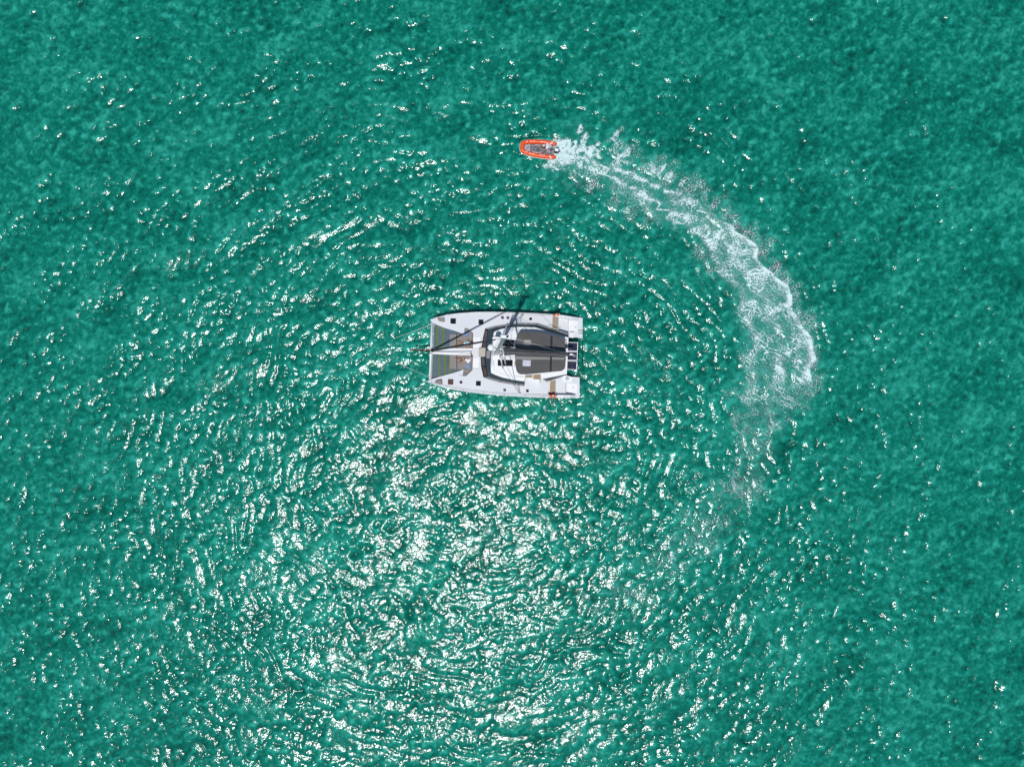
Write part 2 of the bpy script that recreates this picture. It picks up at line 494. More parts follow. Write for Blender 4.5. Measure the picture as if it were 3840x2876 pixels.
def sea_material():
    m = bpy.data.materials.new('sea_water'); m.use_nodes = True
    nt = m.node_tree; N = nt.nodes; L = nt.links
    p = N['Principled BSDF']
    p.inputs['IOR'].default_value = 1.38
    p.inputs['Roughness'].default_value = SEA_ROUGH
    tc = N.new('ShaderNodeTexCoord')
    def noise(scale, detail=3.0, rough=0.5, dist=0.0, stretch=None):
        n = N.new('ShaderNodeTexNoise'); n.inputs['Scale'].default_value = scale; n.inputs['Detail'].default_value = detail
        n.inputs['Roughness'].default_value = rough; n.inputs['Distortion'].default_value = dist
        if stretch:
            mp = N.new('ShaderNodeMapping'); mp.inputs['Rotation'].default_value = (0, 0, WIND); mp.inputs['Scale'].default_value = stretch
            L.new(tc.outputs['Object'], mp.inputs['Vector']); L.new(mp.outputs['Vector'], n.inputs['Vector'])
        else:
            L.new(tc.outputs['Object'], n.inputs['Vector'])
        return n.outputs['Fac']
    def math_(op, a, b, clamp=False):
        n = N.new('ShaderNodeMath'); n.operation = op; n.use_clamp = clamp
        for i, v in enumerate((a, b)):
            if isinstance(v, (int, float)): n.inputs[i].default_value = v
            else: L.new(v, n.inputs[i])
        return n.outputs[0]
    # mottled water tone of several sizes: cloudiness, with seabed caustics painted in
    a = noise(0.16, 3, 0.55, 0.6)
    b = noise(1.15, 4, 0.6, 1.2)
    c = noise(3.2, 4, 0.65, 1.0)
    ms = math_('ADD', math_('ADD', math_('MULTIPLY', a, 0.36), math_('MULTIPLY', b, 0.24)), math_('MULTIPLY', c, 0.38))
    # pale web of caustic light painted into the water colour
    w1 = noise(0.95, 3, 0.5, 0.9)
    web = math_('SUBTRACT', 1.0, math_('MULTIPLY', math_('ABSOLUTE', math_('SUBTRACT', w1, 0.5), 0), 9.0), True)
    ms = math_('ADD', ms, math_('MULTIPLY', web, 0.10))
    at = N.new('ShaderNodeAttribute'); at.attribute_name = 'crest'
    ms = math_('ADD', ms, math_('MULTIPLY', at.outputs['Fac'], 0.105))  # light on the waves painted in: crests paler, troughs darker
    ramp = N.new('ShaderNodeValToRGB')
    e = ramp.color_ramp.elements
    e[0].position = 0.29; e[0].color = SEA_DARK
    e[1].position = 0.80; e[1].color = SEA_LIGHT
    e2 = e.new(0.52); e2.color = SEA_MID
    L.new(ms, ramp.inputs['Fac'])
    ar = N.new('ShaderNodeAttribute'); ar.attribute_name = 'stirred'
    mx = N.new('ShaderNodeMix'); mx.data_type = 'RGBA'
    mx.inputs['B'].default_value = SEA_AIR
    L.new(math_('MULTIPLY', ar.outputs['Fac'], math_('MULTIPLY', b, 1.1)), mx.inputs['Factor'])
    L.new(ramp.outputs['Color'], mx.inputs['A'])
    L.new(mx.outputs['Result'], p.inputs['Base Color'])
    # capillary ripples too small for the mesh
    r1 = noise(3.6, 2.0, 0.55, 0.4)
    r2 = noise(11.0, 2.0, 0.5, 0.3)
    b1 = N.new('ShaderNodeBump'); b1.inputs['Strength'].default_value = 1.0; b1.inputs['Distance'].default_value = RIP1
    L.new(r1, b1.inputs['Height'])
    b2 = N.new('ShaderNodeBump'); b2.inputs['Strength'].default_value = 1.0; b2.inputs['Distance'].default_value = RIP2
    L.new(r2, b2.inputs['Height']); L.new(b1.outputs['Normal'], b2.inputs['Normal'])
    L.new(b2.outputs['Normal'], p.inputs['Normal'])
    return m

gx, gy = axis(48.0, 0.085), axis(36.5, 0.085)
GX, GY = np.meshgrid(gx, gy)
GZ = sea_h(GX, GY)
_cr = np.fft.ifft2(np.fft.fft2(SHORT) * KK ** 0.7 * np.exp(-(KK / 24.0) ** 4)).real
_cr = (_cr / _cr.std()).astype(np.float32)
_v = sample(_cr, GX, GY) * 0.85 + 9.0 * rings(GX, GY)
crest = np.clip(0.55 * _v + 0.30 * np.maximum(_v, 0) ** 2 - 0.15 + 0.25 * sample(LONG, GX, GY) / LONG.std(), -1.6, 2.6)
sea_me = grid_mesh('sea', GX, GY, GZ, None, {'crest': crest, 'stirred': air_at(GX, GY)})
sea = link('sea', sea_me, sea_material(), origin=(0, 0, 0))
sea['kind'] = 'structure'
sea['label'] = 'rippled turquoise green sea glittering with sun'

def foam_material():
    m = bpy.data.materials.new('sea_foam'); m.use_nodes = True
    nt = m.node_tree; N = nt.nodes; L = nt.links
    p = N['Principled BSDF']; out = N['Material Output']
    p.inputs['Base Color'].default_value = (0.64, 0.82, 0.80, 1); p.inputs['Roughness'].default_value = 0.7
    p.inputs['Specular IOR Level'].default_value = 0.2
    at = N.new('ShaderNodeAttribute'); at.attribute_name = 'froth'
    tc = N.new('ShaderNodeTexCoord')
    n = N.new('ShaderNodeTexNoise'); n.inputs['Scale'].default_value = 12; n.inputs['Detail'].default_value = 5; n.inputs['Roughness'].default_value = 0.65
    L.new(tc.outputs['Object'], n.inputs['Vector'])
    ad = N.new('ShaderNodeMath'); ad.operation = 'MULTIPLY_ADD'; ad.inputs[1].default_value = 0.5
    L.new(n.outputs['Fac'], ad.inputs[0])
    sb = N.new('ShaderNodeMath'); sb.operation = 'SUBTRACT'; sb.inputs[1].default_value = 0.25
    L.new(at.outputs['Fac'], sb.inputs[0]); L.new(sb.outputs[0], ad.inputs[2])
    mr = N.new('ShaderNodeMapRange'); mr.interpolation_type = 'SMOOTHSTEP'
    mr.inputs['From Min'].default_value = 0.02; mr.inputs['From Max'].default_value = 0.85
    L.new(ad.outputs[0], mr.inputs['Value'])
    tr = N.new('ShaderNodeBsdfTransparent')
    mx = N.new('ShaderNodeMixShader')
    L.new(mr.outputs['Result'], mx.inputs['Fac']); L.new(tr.outputs['BSDF'], mx.inputs[1]); L.new(p.outputs['BSDF'], mx.inputs[2])
    L.new(mx.outputs['Shader'], out.inputs['Surface'])
    return m

# foam: one sheet of froth lying on the water
cos, qs, ds, off = [], [], [], 0
for k, (x, y, d) in enumerate([FB[:3]] + FP):
    z = sea_h(x, y) + 0.012 + 0.014 * np.clip(d, 0, 1.2) + 0.0007 * (k % 23)
    ny, nx = x.shape
    idx = np.arange(nx * ny).reshape(ny, nx)
    q = np.stack([idx[:-1, :-1], idx[:-1, 1:], idx[1:, 1:], idx[1:, :-1]], -1).reshape(-1, 4)
    kq = (d.reshape(-1) > 0.09)[q].max(1)
    q = q[kq]
    if len(q) == 0: continue
    used = np.unique(q); re = np.full(nx * ny, -1); re[used] = np.arange(len(used))
    cos.append(np.stack([x, y, z], -1).reshape(-1, 3)[used]); qs.append(re[q] + off); ds.append(np.clip(d, 0, 1.3).reshape(-1)[used]); off += len(used)
foam_me = raw_mesh('wake_foam', np.concatenate(cos).astype(np.float32), np.concatenate(qs), {'froth': np.concatenate(ds).astype(np.float32)})
foam = link('wake_foam', foam_me, foam_material(), origin=(0, 0, 0))
tag(foam, 'white lacy foam wake curving away behind the orange dinghy', 'wake', kind='stuff')
print('sea tris', len(sea_me.polygons) * 2, 'foam tris', len(foam_me.polygons) * 2)
# ------------------------------------------------------------------ materials of the boats
M_WHITE = mat('gelcoat_white', (0.78, 0.79, 0.80), 0.35, var=0.03, scale=0.8, grain=0.02, gscale=9)
M_DECK = mat('nonskid_white', (0.67, 0.69, 0.715), 0.6, var=0.03, scale=0.6, grain=0.03, gscale=40)
M_SLATE = mat('slate_acrylic', (0.040, 0.058, 0.082), 0.35, var=0.06, scale=1.2)
M_GLASS = mat('smoked_glass', (0.012, 0.010, 0.012), 0.08, var=0.1)
M_BROWN = mat('brown_tinted_glass', (0.065, 0.018, 0.013), 0.25, var=0.25, scale=1.5, spec=0.25)
M_TAUPEGL = mat('taupe_tinted_glass', (0.13, 0.10, 0.095), 0.2, var=0.1)
M_PURPLE = mat('violet_hatch_glass', (0.10, 0.07, 0.14), 0.12, var=0.15)
M_BLACK = mat('black_rubber', (0.010, 0.010, 0.012), 0.6, spec=0.15)
M_CANVAS = mat('grey_canvas', (0.105, 0.102, 0.100), 0.9, var=0.07, scale=1.5, grain=0.10, gscale=55, bump=0.2, spec=0.2)
M_CANVAS2 = mat('light_grey_canvas', (0.27, 0.265, 0.25), 0.9, var=0.05, grain=0.06, gscale=55, spec=0.2)
M_STRAP = mat('dark_strap_webbing', (0.030, 0.030, 0.042), 0.85, var=0.08, spec=0.2)
M_VINYL = mat('clear_vinyl', (0.20, 0.21, 0.24), 0.06, var=0.3, scale=4)
M_BAG = mat('sail_bag_canvas', (0.125, 0.120, 0.125), 0.85, var=0.10, scale=2.5, grain=0.06, gscale=30, spec=0.2)
M_ALU = mat('aluminium', (0.36, 0.39, 0.375), 0.4, metal=0.15, var=0.06, scale=2)
M_STEEL = mat('stainless_steel', (0.58, 0.59, 0.60), 0.3, metal=0.3, var=0.05)
M_WIRE = mat('rigging_wire', (0.10, 0.10, 0.11), 0.4, metal=0.4)
M_ROPE = mat('white_rope', (0.66, 0.66, 0.64), 0.85, var=0.08)
M_ROPE_RED = mat('red_rope', (0.42, 0.05, 0.05), 0.85, var=0.08)
M_SAIL = mat('furled_sail_cover', (0.040, 0.040, 0.048), 0.8, var=0.10, scale=4)
M_TEAK = mat('weathered_teak', (0.36, 0.255, 0.155), 0.7, var=0.16, scale=5, grain=0.16, gscale=16, stretch=(6, 1, 1))
M_TEAK2 = mat('silvered_teak', (0.33, 0.26, 0.195), 0.75, var=0.16, scale=5, grain=0.16, gscale=16, stretch=(6, 1, 1))
M_TAUPE = mat('taupe_cushion', (0.275, 0.245, 0.225), 0.9, var=0.05, scale=2, grain=0.05, gscale=50, bump=0.2, spec=0.2)
M_TAUPE_D = mat('taupe_cushion_back', (0.215, 0.195, 0.185), 0.9, var=0.05, scale=2, grain=0.05, gscale=50, spec=0.2)
M_CREAM = mat('cream_leatherette', (0.46, 0.42, 0.36), 0.6, var=0.05)
M_NET = mat('blue_grey_net', (0.105, 0.155, 0.215), 0.8, var=0.15, scale=1.4)
M_NETG = mat('olive_net', (0.145, 0.195, 0.060), 0.8, var=0.15, scale=1.4)
M_CELL = mat('solar_cell', (0.006, 0.007, 0.030), 0.15, var=0.3, scale=5)
M_BACKSHEET = mat('solar_backsheet', (0.30, 0.30, 0.42), 0.3, var=0.05)
M_ORANGE = mat('orange_hypalon', (0.86, 0.095, 0.010), 0.45, var=0.06, scale=2)
M_LIFE = mat('life_ring_orange', (0.80, 0.16, 0.015), 0.6, var=0.08)
M_REDTAPE = mat('red_band', (0.35, 0.02, 0.02), 0.6)
M_PANELGREY = mat('pale_grey_hatch', (0.17, 0.18, 0.185), 0.5, var=0.05)
M_MAROON = mat('maroon_cloth', (0.09, 0.010, 0.020), 0.9, var=0.3, scale=8, spec=0.2)
M_FLOOR = mat('dinghy_floor_grey', (0.17, 0.165, 0.18), 0.8, var=0.12, scale=4, grain=0.1, gscale=40)
M_GREY = mat('light_grey_plastic', (0.36, 0.36, 0.40), 0.5, var=0.05)
M_OUTB = mat('outboard_dark', (0.022, 0.024, 0.035), 0.25, var=0.05)
M_SKIN = mat('tanned_skin', (0.33, 0.125, 0.060), 0.55, var=0.06)
M_SKIN2 = mat('tanned_skin_deep', (0.27, 0.095, 0.045), 0.55, var=0.06)
M_HAIR = mat('dark_hair', (0.018, 0.012, 0.010), 0.6)
M_CLOTH_W = mat('white_cotton', (0.82, 0.83, 0.85), 0.9, var=0.03, spec=0.2)
M_CLOTH_B = mat('pale_blue_cotton', (0.36, 0.62, 0.74), 0.9, var=0.05, spec=0.2)
M_CLOTH_S = mat('sand_cotton', (0.42, 0.34, 0.26), 0.9, var=0.05, spec=0.2)

def striped(name, c1, c2, axis_rot, scale):
    m = bpy.data.materials.new(name); m.use_nodes = True
    nt = m.node_tree; N = nt.nodes; L = nt.links; p = N['Principled BSDF']; p.inputs['Roughness'].default_value = 0.9
    tc = N.new('ShaderNodeTexCoord'); mp = N.new('ShaderNodeMapping'); mp.inputs['Rotation'].default_value = (0, 0, axis_rot)
    wv = N.new('ShaderNodeTexWave'); wv.inputs['Scale'].default_value = scale; wv.inputs['Distortion'].default_value = 0.0
    rp = N.new('ShaderNodeValToRGB'); rp.color_ramp.elements[0].position = 0.55; rp.color_ramp.elements[1].position = 0.65
    rp.color_ramp.elements[0].color = (*c1, 1); rp.color_ramp.elements[1].color = (*c2, 1)
    L.new(tc.outputs['Object'], mp.inputs['Vector']); L.new(mp.outputs['Vector'], wv.inputs['Vector']); L.new(wv.outputs['Fac'], rp.inputs['Fac'])
    L.new(rp.outputs['Color'], p.inputs['Base Color'])
    return m
M_STRIPE = striped('blue_striped_cloth', (0.06, 0.16, 0.34), (0.30, 0.45, 0.62), math.pi / 2, 3.2)

# ------------------------------------------------------------------ the catamaran
ZD = 1.75
cat = thing('sailing_catamaran', B(1100, 700, 0.0), 'white sailing catamaran at rest with bare mast, grey canopies and solar panels', 'catamaran')

def smooth_lookup(tab, x):
    return float(np.interp(x, [t[0] for t in tab], [t[1] for t in tab]))

def hull(name, xs, outer, inner, zdeck, sgn):
    bm = new(); rings = []
    for i, x in enumerate(xs):
        z = smooth_lookup(zdeck, x)
        O = B(x, smooth_lookup(outer, x), z); I = B(x, smooth_lookup(inner, x), z)
        f = i / (len(xs) - 1)
        ww = min(1.0, 0.25 + f * 3.0)
        c = (O + I) / 2; hw = (O - I) / 2
        zk = -0.15 - 0.5 * min(1, f * 4) + 0.25 * max(0, f - 0.8) * 5
        Ow = c + hw * (0.80 * ww); Ow.z = 0.0
        Om = c + hw * 0.985; Om.z = z * 0.55
        Ou = c + hw * 1.0; Ou.z = z - 0.10
        Iw = c - hw * (0.80 * ww); Iw.z = 0.0
        Im = c - hw * 0.985; Im.z = z * 0.55
        Iu = c - hw * 1.0; Iu.z = z - 0.10
        K = c.copy(); K.z = zk
        O2 = c + hw * 0.985; O2.z = z; I2 = c - hw * 0.985; I2.z = z
        rings.append([bm.verts.new(p) for p in (O2, Ou, Om, Ow, K, Iw, Im, Iu, I2)])
    n = len(rings[0])
    for a, b in zip(rings[:-1], rings[1:]):
        for k in range(n):
            bm.faces.new((a[k], a[(k + 1) % n], b[(k + 1) % n], b[k]))
    bm.faces.new(rings[0]); bm.faces.new(list(reversed(rings[-1])))
    return obj(name, bm, M_DECK, cat)

xs = [178, 190, 205, 235, 270, 300, 340, 400, 480, 560, 600, 720, 900, 1100, 1350, 1500, 1700, 1788, 1794, 1912, 1918, 2000, 2075, 2094]
st_out = [(178, 264), (190, 258), (205, 252), (235, 242), (270, 231), (300, 222), (340, 213), (400, 201), (480, 190), (560, 182), (720, 171), (900, 167), (1100, 170), (1350, 178), (1500, 185), (1700, 196), (1850, 207), (1960, 224), (2094, 241)]
st_in = [(178, 267), (190, 283), (205, 300), (235, 318), (340, 362), (400, 381), (480, 403), (560, 432), (600, 456), (720, 470), (1700, 470), (1925, 486), (2075, 498), (2094, 499)]
ZT = [(140, 1.95), (600, 1.80), (720, ZD), (1788, 1.68), (1794, 1.05), (1912, 1.02), (1918, 0.62), (2100, 0.55)]
hs = hull('hull', xs, st_out, st_in, ZT, 1)
xp = [138, 150, 175, 205, 250, 300, 330, 400, 480, 555, 600, 700, 900, 1100, 1350, 1600, 1690, 1752, 1758, 1880, 1886, 1960, 2040, 2056]
po_out = [(138, 1043), (150, 1050), (175, 1061), (205, 1073), (250, 1089), (330, 1113), (500, 1149), (700, 1181), (900, 1203), (1100, 1221), (1350, 1236), (1600, 1246), (1800, 1250), (2056, 1252)]
po_in = [(138, 1040), (150, 1034), (175, 1023), (205, 1008), (330, 970), (480, 930), (555, 905), (600, 886), (700, 880), (1700, 900), (1940, 978), (2056, 986)]
ZP = [(130, 1.95), (560, 1.80), (700, ZD), (1752, 1.68), (1758, 1.05), (1880, 1.02), (1886, 0.62), (2100, 0.55)]
hp = hull('hull', xp, po_out, po_in, ZP, -1)

prism('bridge_deck', [B(x, y, ZD - 0.05) for x, y in ((704, 452), (1912, 470), (1895, 962), (690, 898))], 0.95, M_DECK, cat)
# bulwarks beside the stern platforms
def bulwark(pts, w):
    bm = new(); tops = []
    for x, y, z in pts: tops.append(B(x, y, z))
    left = tops; rings = []
    for i, (x, y, z) in enumerate(pts):
        a = B(x, y, z); b = B(x, y + w, z)
        rings.append([bm.verts.new(a), bm.verts.new(b), bm.verts.new((b.x, b.y, 0.4)), bm.verts.new((a.x, a.y, 0.4))])
    for a, b in zip(rings[:-1], rings[1:]):
        for k in range(4): bm.faces.new((a[k], a[(k + 1) % 4], b[(k + 1) % 4], b[k]))
    bm.faces.new(rings[0]); bm.faces.new(list(reversed(rings[-1])))
    return obj('bulwark', bm, M_WHITE, cat)
bulwark([(1780, 204, 1.69), (1860, 210, 1.66), (1960, 226, 1.45), (2048, 238, 1.0)], 34)
bulwark([(1744, 1248, 1.69), (1850, 1248, 1.66), (1940, 1249, 1.45), (2005, 1250, 1.0)], -38)
# toe rails along the outer edges
for tab, x0, x1, dy, zt in ((st_out, 200, 1780, 3, ZT), (po_out, 165, 1744, -3, ZP)):
    pts = [B(x, smooth_lookup(tab, x) + dy, smooth_lookup(zt, x) + 0.025) for x in np.linspace(x0, x1, 26)]
    tube('toe_rail', pts, 0.025, M_STEEL, cat, 6)
# raised seams that edge the non-skid of the side decks
tube('deck_seam', [B(*p, 1.80) for p in ((205, 995), (330, 985), (600, 955))], 0.012, M_WIRE, cat, 5)
tube('deck_seam', [B(*p, ZD + 0.005) for p in ((330, 1085), (500, 1120), (750, 1152), (1000, 1175), (1350, 1195), (1690, 1206))], 0.010, M_STEEL, cat, 5)
tube('deck_seam', [B(*p, ZD + 0.005) for p in ((420, 215), (700, 190), (1000, 188), (1400, 197), (1700, 214))], 0.010, M_STEEL, cat, 5)
for q in (((708, 487), (808, 487), (806, 612), (708, 612)), ((712, 745), (790, 745), (786, 866), (712, 862))):
    prism('locker_lid', [B(x, y, ZD - 0.025) for x, y in q], ZD - 0.06, M_WHITE, cat, 0.006)
for q in (((1915, 285), (2030, 288), (2022, 408), (1915, 405)), ((1905, 1062), (2022, 1064), (2022, 1180), (1905, 1178))):
    prism('platform_lid', [B(x, y, 0.655) for x, y in q], 0.58, M_WHITE, cat, 0.006)
for q in (((1935, 420), (1985, 425), (1980, 492), (1930, 488)), ((1935, 984), (1962, 984), (1958, 1040), (1938, 1040))):
    prism('stern_step', [B(x, y, 1.0) for x, y in q], 0.55, M_WHITE, cat, 0.01)
prism('stern_locker', [B(x, y, 1.25) for x, y in ((1855, 965), (1935, 980), (1930, 1048), (1850, 1040))], 0.9, M_WHITE, cat, 0.02)
bm = new(); add_lathe(bm, B(1901, 1004, 1.25), [(0.12, 0), (0.12, 0.10), (0.09, 0.12), (0.05, 0.16), (0.03, 0.16)], 16)
wn_ = obj('winch', bm, M_STEEL, cat, smooth=False)
bm = new(); add_lathe(bm, B(1901, 1004, 1.255), [(0.135, 0), (0.135, 0.03), (0.125, 0.03)], 18); obj('winch_base', bm, M_BLACK, wn_ and cat)
bm = new(); add_lathe(bm, B(2007, 360, 0.66), [(0.06, 0), (0.06, 0.02), (0.05, 0.025)], 14); obj('deck_filler', bm, M_ALU, cat)
bm = new(); add_lathe(bm, B(1975, 1115, 0.66), [(0.06, 0), (0.06, 0.02), (0.05, 0.025)], 14); obj('deck_filler', bm, M_GREY, cat)
# boarding ladder folded at the starboard stern
bm = new()
for y in (402, 440): add_tube(bm, [B(2040, y, 0.72), B(2092, y - 2, 0.70)], 0.03, 6)
for x in (2050, 2068, 2086): add_tube(bm, [B(x, 402, 0.71), B(x, 440, 0.71)], 0.022, 6)
obj('boarding_ladder', bm, M_STEEL, cat, smooth=True)

# teak steps
def planks(corners, n, z, h, m, along, gap=0.012):
    """corners p00 p10 p11 p01 in boat picture units, split into n planks across 'along'"""
    p = [B(x, y, z) for x, y in corners]
    for i in range(n):
        a, b = i / n, (i + 1) / n
        if along == 'y':
            e = gap / max(0.05, (p[1] - p[0]).length)
            a += e / 2; b -= e / 2
            q = [p[0].lerp(p[1], a), p[0].lerp(p[1], b), p[3].lerp(p[2], b), p[3].lerp(p[2], a)]
        else:
            e = gap / max(0.05, (p[3] - p[0]).length)
            a += e / 2; b -= e / 2
            q = [p[0].lerp(p[3], a), p[1].lerp(p[2], a), p[1].lerp(p[2], b), p[0].lerp(p[3], b)]
        prism('teak_plank', [Vector((v.x, v.y, z + 0.004 * (i % 2))) for v in q], z - h, m, cat, 0.006)
planks(((1716, 232), (1787, 234), (1780, 412), (1714, 398)), 4, ZD + 0.02, 0.06, M_TEAK2, 'y')
planks(((1686, 1030), (1750, 1032), (1746, 1204), (1680, 1204)), 4, ZD + 0.02, 0.06, M_TEAK, 'y')

# deck hatches
def hatch(x0, y0, x1, y1, z, glass):
    c = B((x0 + x1) / 2, (y0 + y1) / 2, z); k = (H - z) / 2666 / 3.352
    sx, sy = (x1 - x0) * k, (y1 - y0) * k
    bm = new(); add_box(bm, c + Vector((0, 0, 0.012)), (sx + 0.05, sy + 0.05, 0.03), -0.03, 0.010)
    fr = obj('deck_hatch', bm, M_WHITE, cat)
    g = box('hatch_glass', c + Vector((0, 0, 0.030)), (sx, sy, 0.025), glass, fr if False else cat, -0.03, 0.012)
    g.parent = fr; ORG[g.name] = ORG[cat.name]
    for s in (-0.28, 0.28):
        bm = new(); add_box(bm, c + Vector((-sx * 0.38, sy * s, 0.047)), (0.05, 0.03, 0.012))
        h = obj('hatch_hinge', bm, M_GREY, cat); h.parent = fr
hatches = [(432, 248, 502, 318, M_GLASS), (785, 263, 848, 325, M_GLASS), (1068, 221, 1105, 257, M_PURPLE), (1136, 223, 1172, 259, M_PURPLE), (1422, 238, 1458, 273, M_GLASS),
           (400, 1011, 470, 1082, M_BROWN), (547, 1033, 582, 1068, M_GLASS), (752, 1034, 815, 1096, M_GLASS), (1097, 1131, 1132, 1166, M_PURPLE), (1382, 1141, 1418, 1176, M_GLASS)]
for x0, y0, x1, y1, g in hatches:
    hatch(x0, y0, x1, y1, smooth_lookup(ZT, (x0 + x1) / 2) + 0.003, g)

# bow seats
prism('bow_seat', [B(x, y, 2.02) for x, y in ((268, 246), (350, 240), (354, 292), (290, 281))], 1.93, M_TAUPE, cat, 0.02)
prism('bow_seat', [B(x, y, 2.02) for x, y in ((246, 1032), (322, 1018), (322, 1074), (238, 1060))], 1.93, M_TAUPE, cat, 0.02)
for pts in (((246, 1030), (322, 1016), (324, 1074)), ((268, 244), (352, 238), (356, 294))):
    tube('bow_seat_rail', [B(x, y, 2.10) for x, y in pts], 0.016, M_BLACK if pts[0][1] > 500 else M_STEEL, cat, 6)

# forward crossbeam, centre beams and trampolines
tube('crossbeam', [B(206, 296, 1.62), B(192, 650, 1.66), B(178, 1016, 1.62)], 0.125, M_WHITE, cat, 12)
tube('crossbeam_track', [B(212, 300, 1.755), B(198, 650, 1.79), B(184, 1010, 1.755)], 0.018, M_ALU, cat, 6)
prism('centre_beam', [B(x, y, 1.72) for x, y in ((204, 632), (700, 622), (704, 648), (204, 650))], 1.45, M_WHITE, cat, 0.015)
prism('centre_beam', [B(x, y, 1.72) for x, y in ((203, 668), (704, 680), (704, 716), (600, 714), (203, 692))], 1.45, M_WHITE, cat, 0.015)
prism('anchor_channel', [B(x, y, 1.60) for x, y in ((204, 650), (704, 648), (704, 680), (204, 668))], 1.40, M_DECK, cat)
tube('furling_line', [B(220, 658, 1.76), B(450, 656, 1.78), B(704, 660, 1.78)], 0.014, M_WIRE, cat, 5)
tube('furling_line', [B(220, 668, 1.76), B(500, 674, 1.76), B(704, 700, 1.76)], 0.010, M_WIRE, cat, 5)

def inside_spans(poly, c, ax):
    """where the line (coordinate ax equal c) lies inside the polygon"""
    r = []
    n = len(poly)
    for i in range(n):
        a, b = poly[i], poly[(i + 1) % n]
        if (a[ax] - c) * (b[ax] - c) < 0:
            t = (c - a[ax]) / (b[ax] - a[ax]); r.append(a[1 - ax] + t * (b[1 - ax] - a[1 - ax]))
    r.sort()
    return list(zip(r[0::2], r[1::2]))

def net(poly, bands):
    cords = {0: new(), 1: new()}
    zc = 1.62
    w = 0.016
    for ax in (0, 1):
        c0 = min(p[ax] for p in poly); c1 = max(p[ax] for p in poly)
        c = c0 + 3.0
        while c < c1:
            for s0, s1 in inside_spans(poly, c, ax):
                if s1 - s0 < 4: continue
                cut = [s0, s1]
                a = (c, s0) if ax == 0 else (s0, c); b = (c, s1) if ax == 0 else (s1, c)
                pa, pb = B(*a, zc + 0.006 * ax), B(*b, zc + 0.006 * ax)
                if ax == 0:
                    which = int(any(u <= c < v for u, v in bands))
                    segs = [(pa, pb, which)]
                else:
                    segs = []; x = s0
                    marks = sorted([m for bnd in bands for m in bnd if s0 < m < s1])
                    for e in marks + [s1]:
                        mid = (x + e) / 2
                        segs.append((B(x, c, zc + 0.006), B(e, c, zc + 0.006), int(any(u <= mid < v for u, v in bands)))); x = e
                for qa, qb, wh in segs:
                    d = (qb - qa); L_ = d.length
                    if L_ < 0.01: continue
                    add_box(cords[wh], (qa + qb) / 2, (L_, 2 * w, 0.012), math.atan2(d.y, d.x))
            c += 7.4
    for i, m in ((0, M_NET), (1, M_NETG)):
        o = obj('trampoline_net', cords[i], m, cat)
        o['kind'] = 'stuff'
net([(226, 318), (340, 366), (480, 407), (560, 436), (600, 458), (612, 470), (612, 628), (222, 632)], [(255, 285), (322, 362)])
net([(216, 694), (612, 712), (612, 884), (560, 903), (480, 930), (330, 970), (204, 1004)], [(228, 240), (280, 305), (345, 382), (412, 440), (500, 525)])
# lacing between net and crossbeam
for ya, yb, xa, xb in ((306, 622, 216, 205), (700, 1000, 201, 190)):
    pts = []
    n = 30
    for i in range(n + 1):
        t = i / n
        pts.append(B(xa + (xb - xa) * t + (13 if i % 2 else 4), ya + (yb - ya) * t, 1.66))
    tube('lacing', pts, 0.014, M_ROPE, cat, 5)

# bowsprit for the gennaker, with its control lines, and the bow fitting
tube('bowsprit', [W(1539, 1313, 1.75), W(1580, 1314.5, 1.78), W(1628, 1316, 1.80)], [0.045, 0.055, 0.06], M_BLACK, cat, 10)
tube('bowsprit_line', [W(1541, 1310, 1.84), W(1585, 1314, 1.86), W(1618, 1313, 1.86)], 0.014, M_ROPE_RED, cat, 6)
tube('bowsprit_line', [W(1541, 1309, 1.84), W(1590, 1310, 1.86), W(1620, 1304, 1.80)], 0.012, M_ROPE_RED, cat, 6)
box('bow_fitting', B(198, 652, 1.83), (0.20, 0.34, 0.14), M_STEEL, cat, 0.0, 0.03)
bm = new(); add_lathe(bm, B(207, 652, 1.85), [(0.10, 0), (0.15, 0.03), (0.15, 0.08), (0.08, 0.10), (0.08, 0.2), (0.14, 0.22), (0.14, 0.26), (0.06, 0.28)], 14)
obj('furling_drum', bm, M_BLACK, cat)
bm = new(); add_tube(bm, [B(185, 640, 1.86), B(178, 650, 1.84), B(184, 690, 1.80)], 0.03, 6); add_tube(bm, [B(184, 690, 1.80), B(192, 675, 1.82), B(200, 690, 1.8)], 0.024, 6)
obj('anchor', bm, M_ALU, cat, smooth=True)

# ------------------------------------------------------------------ coachroof
base = [(1912, 438), (1700, 368), (1520, 313), (1300, 310), (1160, 318), (1000, 342), (870, 375), (845, 480), (820, 640), (812, 730), (818, 850), (848, 990), (930, 1020), (1060, 1055), (1240, 1085), (1362, 1100)]
vis = [(1914, 455), (1700, 387), (1518, 330), (1300, 328), (1165, 337), (1012, 361), (908, 393), (893, 500), (880, 640), (875, 735), (882, 860), (908, 972), (960, 998), (1080, 1029), (1245, 1060), (1362, 1074)]
top = [(1914, 492), (1700, 428), (1500, 366), (1290, 358), (1160, 370), (1062, 389), (985, 420), (965, 500), (955, 640), (948, 735), (942, 855), (946, 930), (1000, 957), (1090, 989), (1240, 1021), (1362, 1037)]
ZB, ZV, ZR = ZD - 0.04, 2.55, 3.00
rb = [B(x, y, ZB) for x, y in base]; rv = [B(x, y, ZV) for x, y in vis]; rt = [B(x, y, ZR) for x, y in top]
bm = new()
vb = [bm.verts.new(p) for p in rb]; vv = [bm.verts.new(p) for p in rv]; vt = [bm.verts.new(p) for p in rt]
for i in range(len(base) - 1):
    bm.faces.new((vb[i], vb[i + 1], vv[i + 1], vv[i])); bm.faces.new((vv[i], vv[i + 1], vt[i + 1], vt[i]))
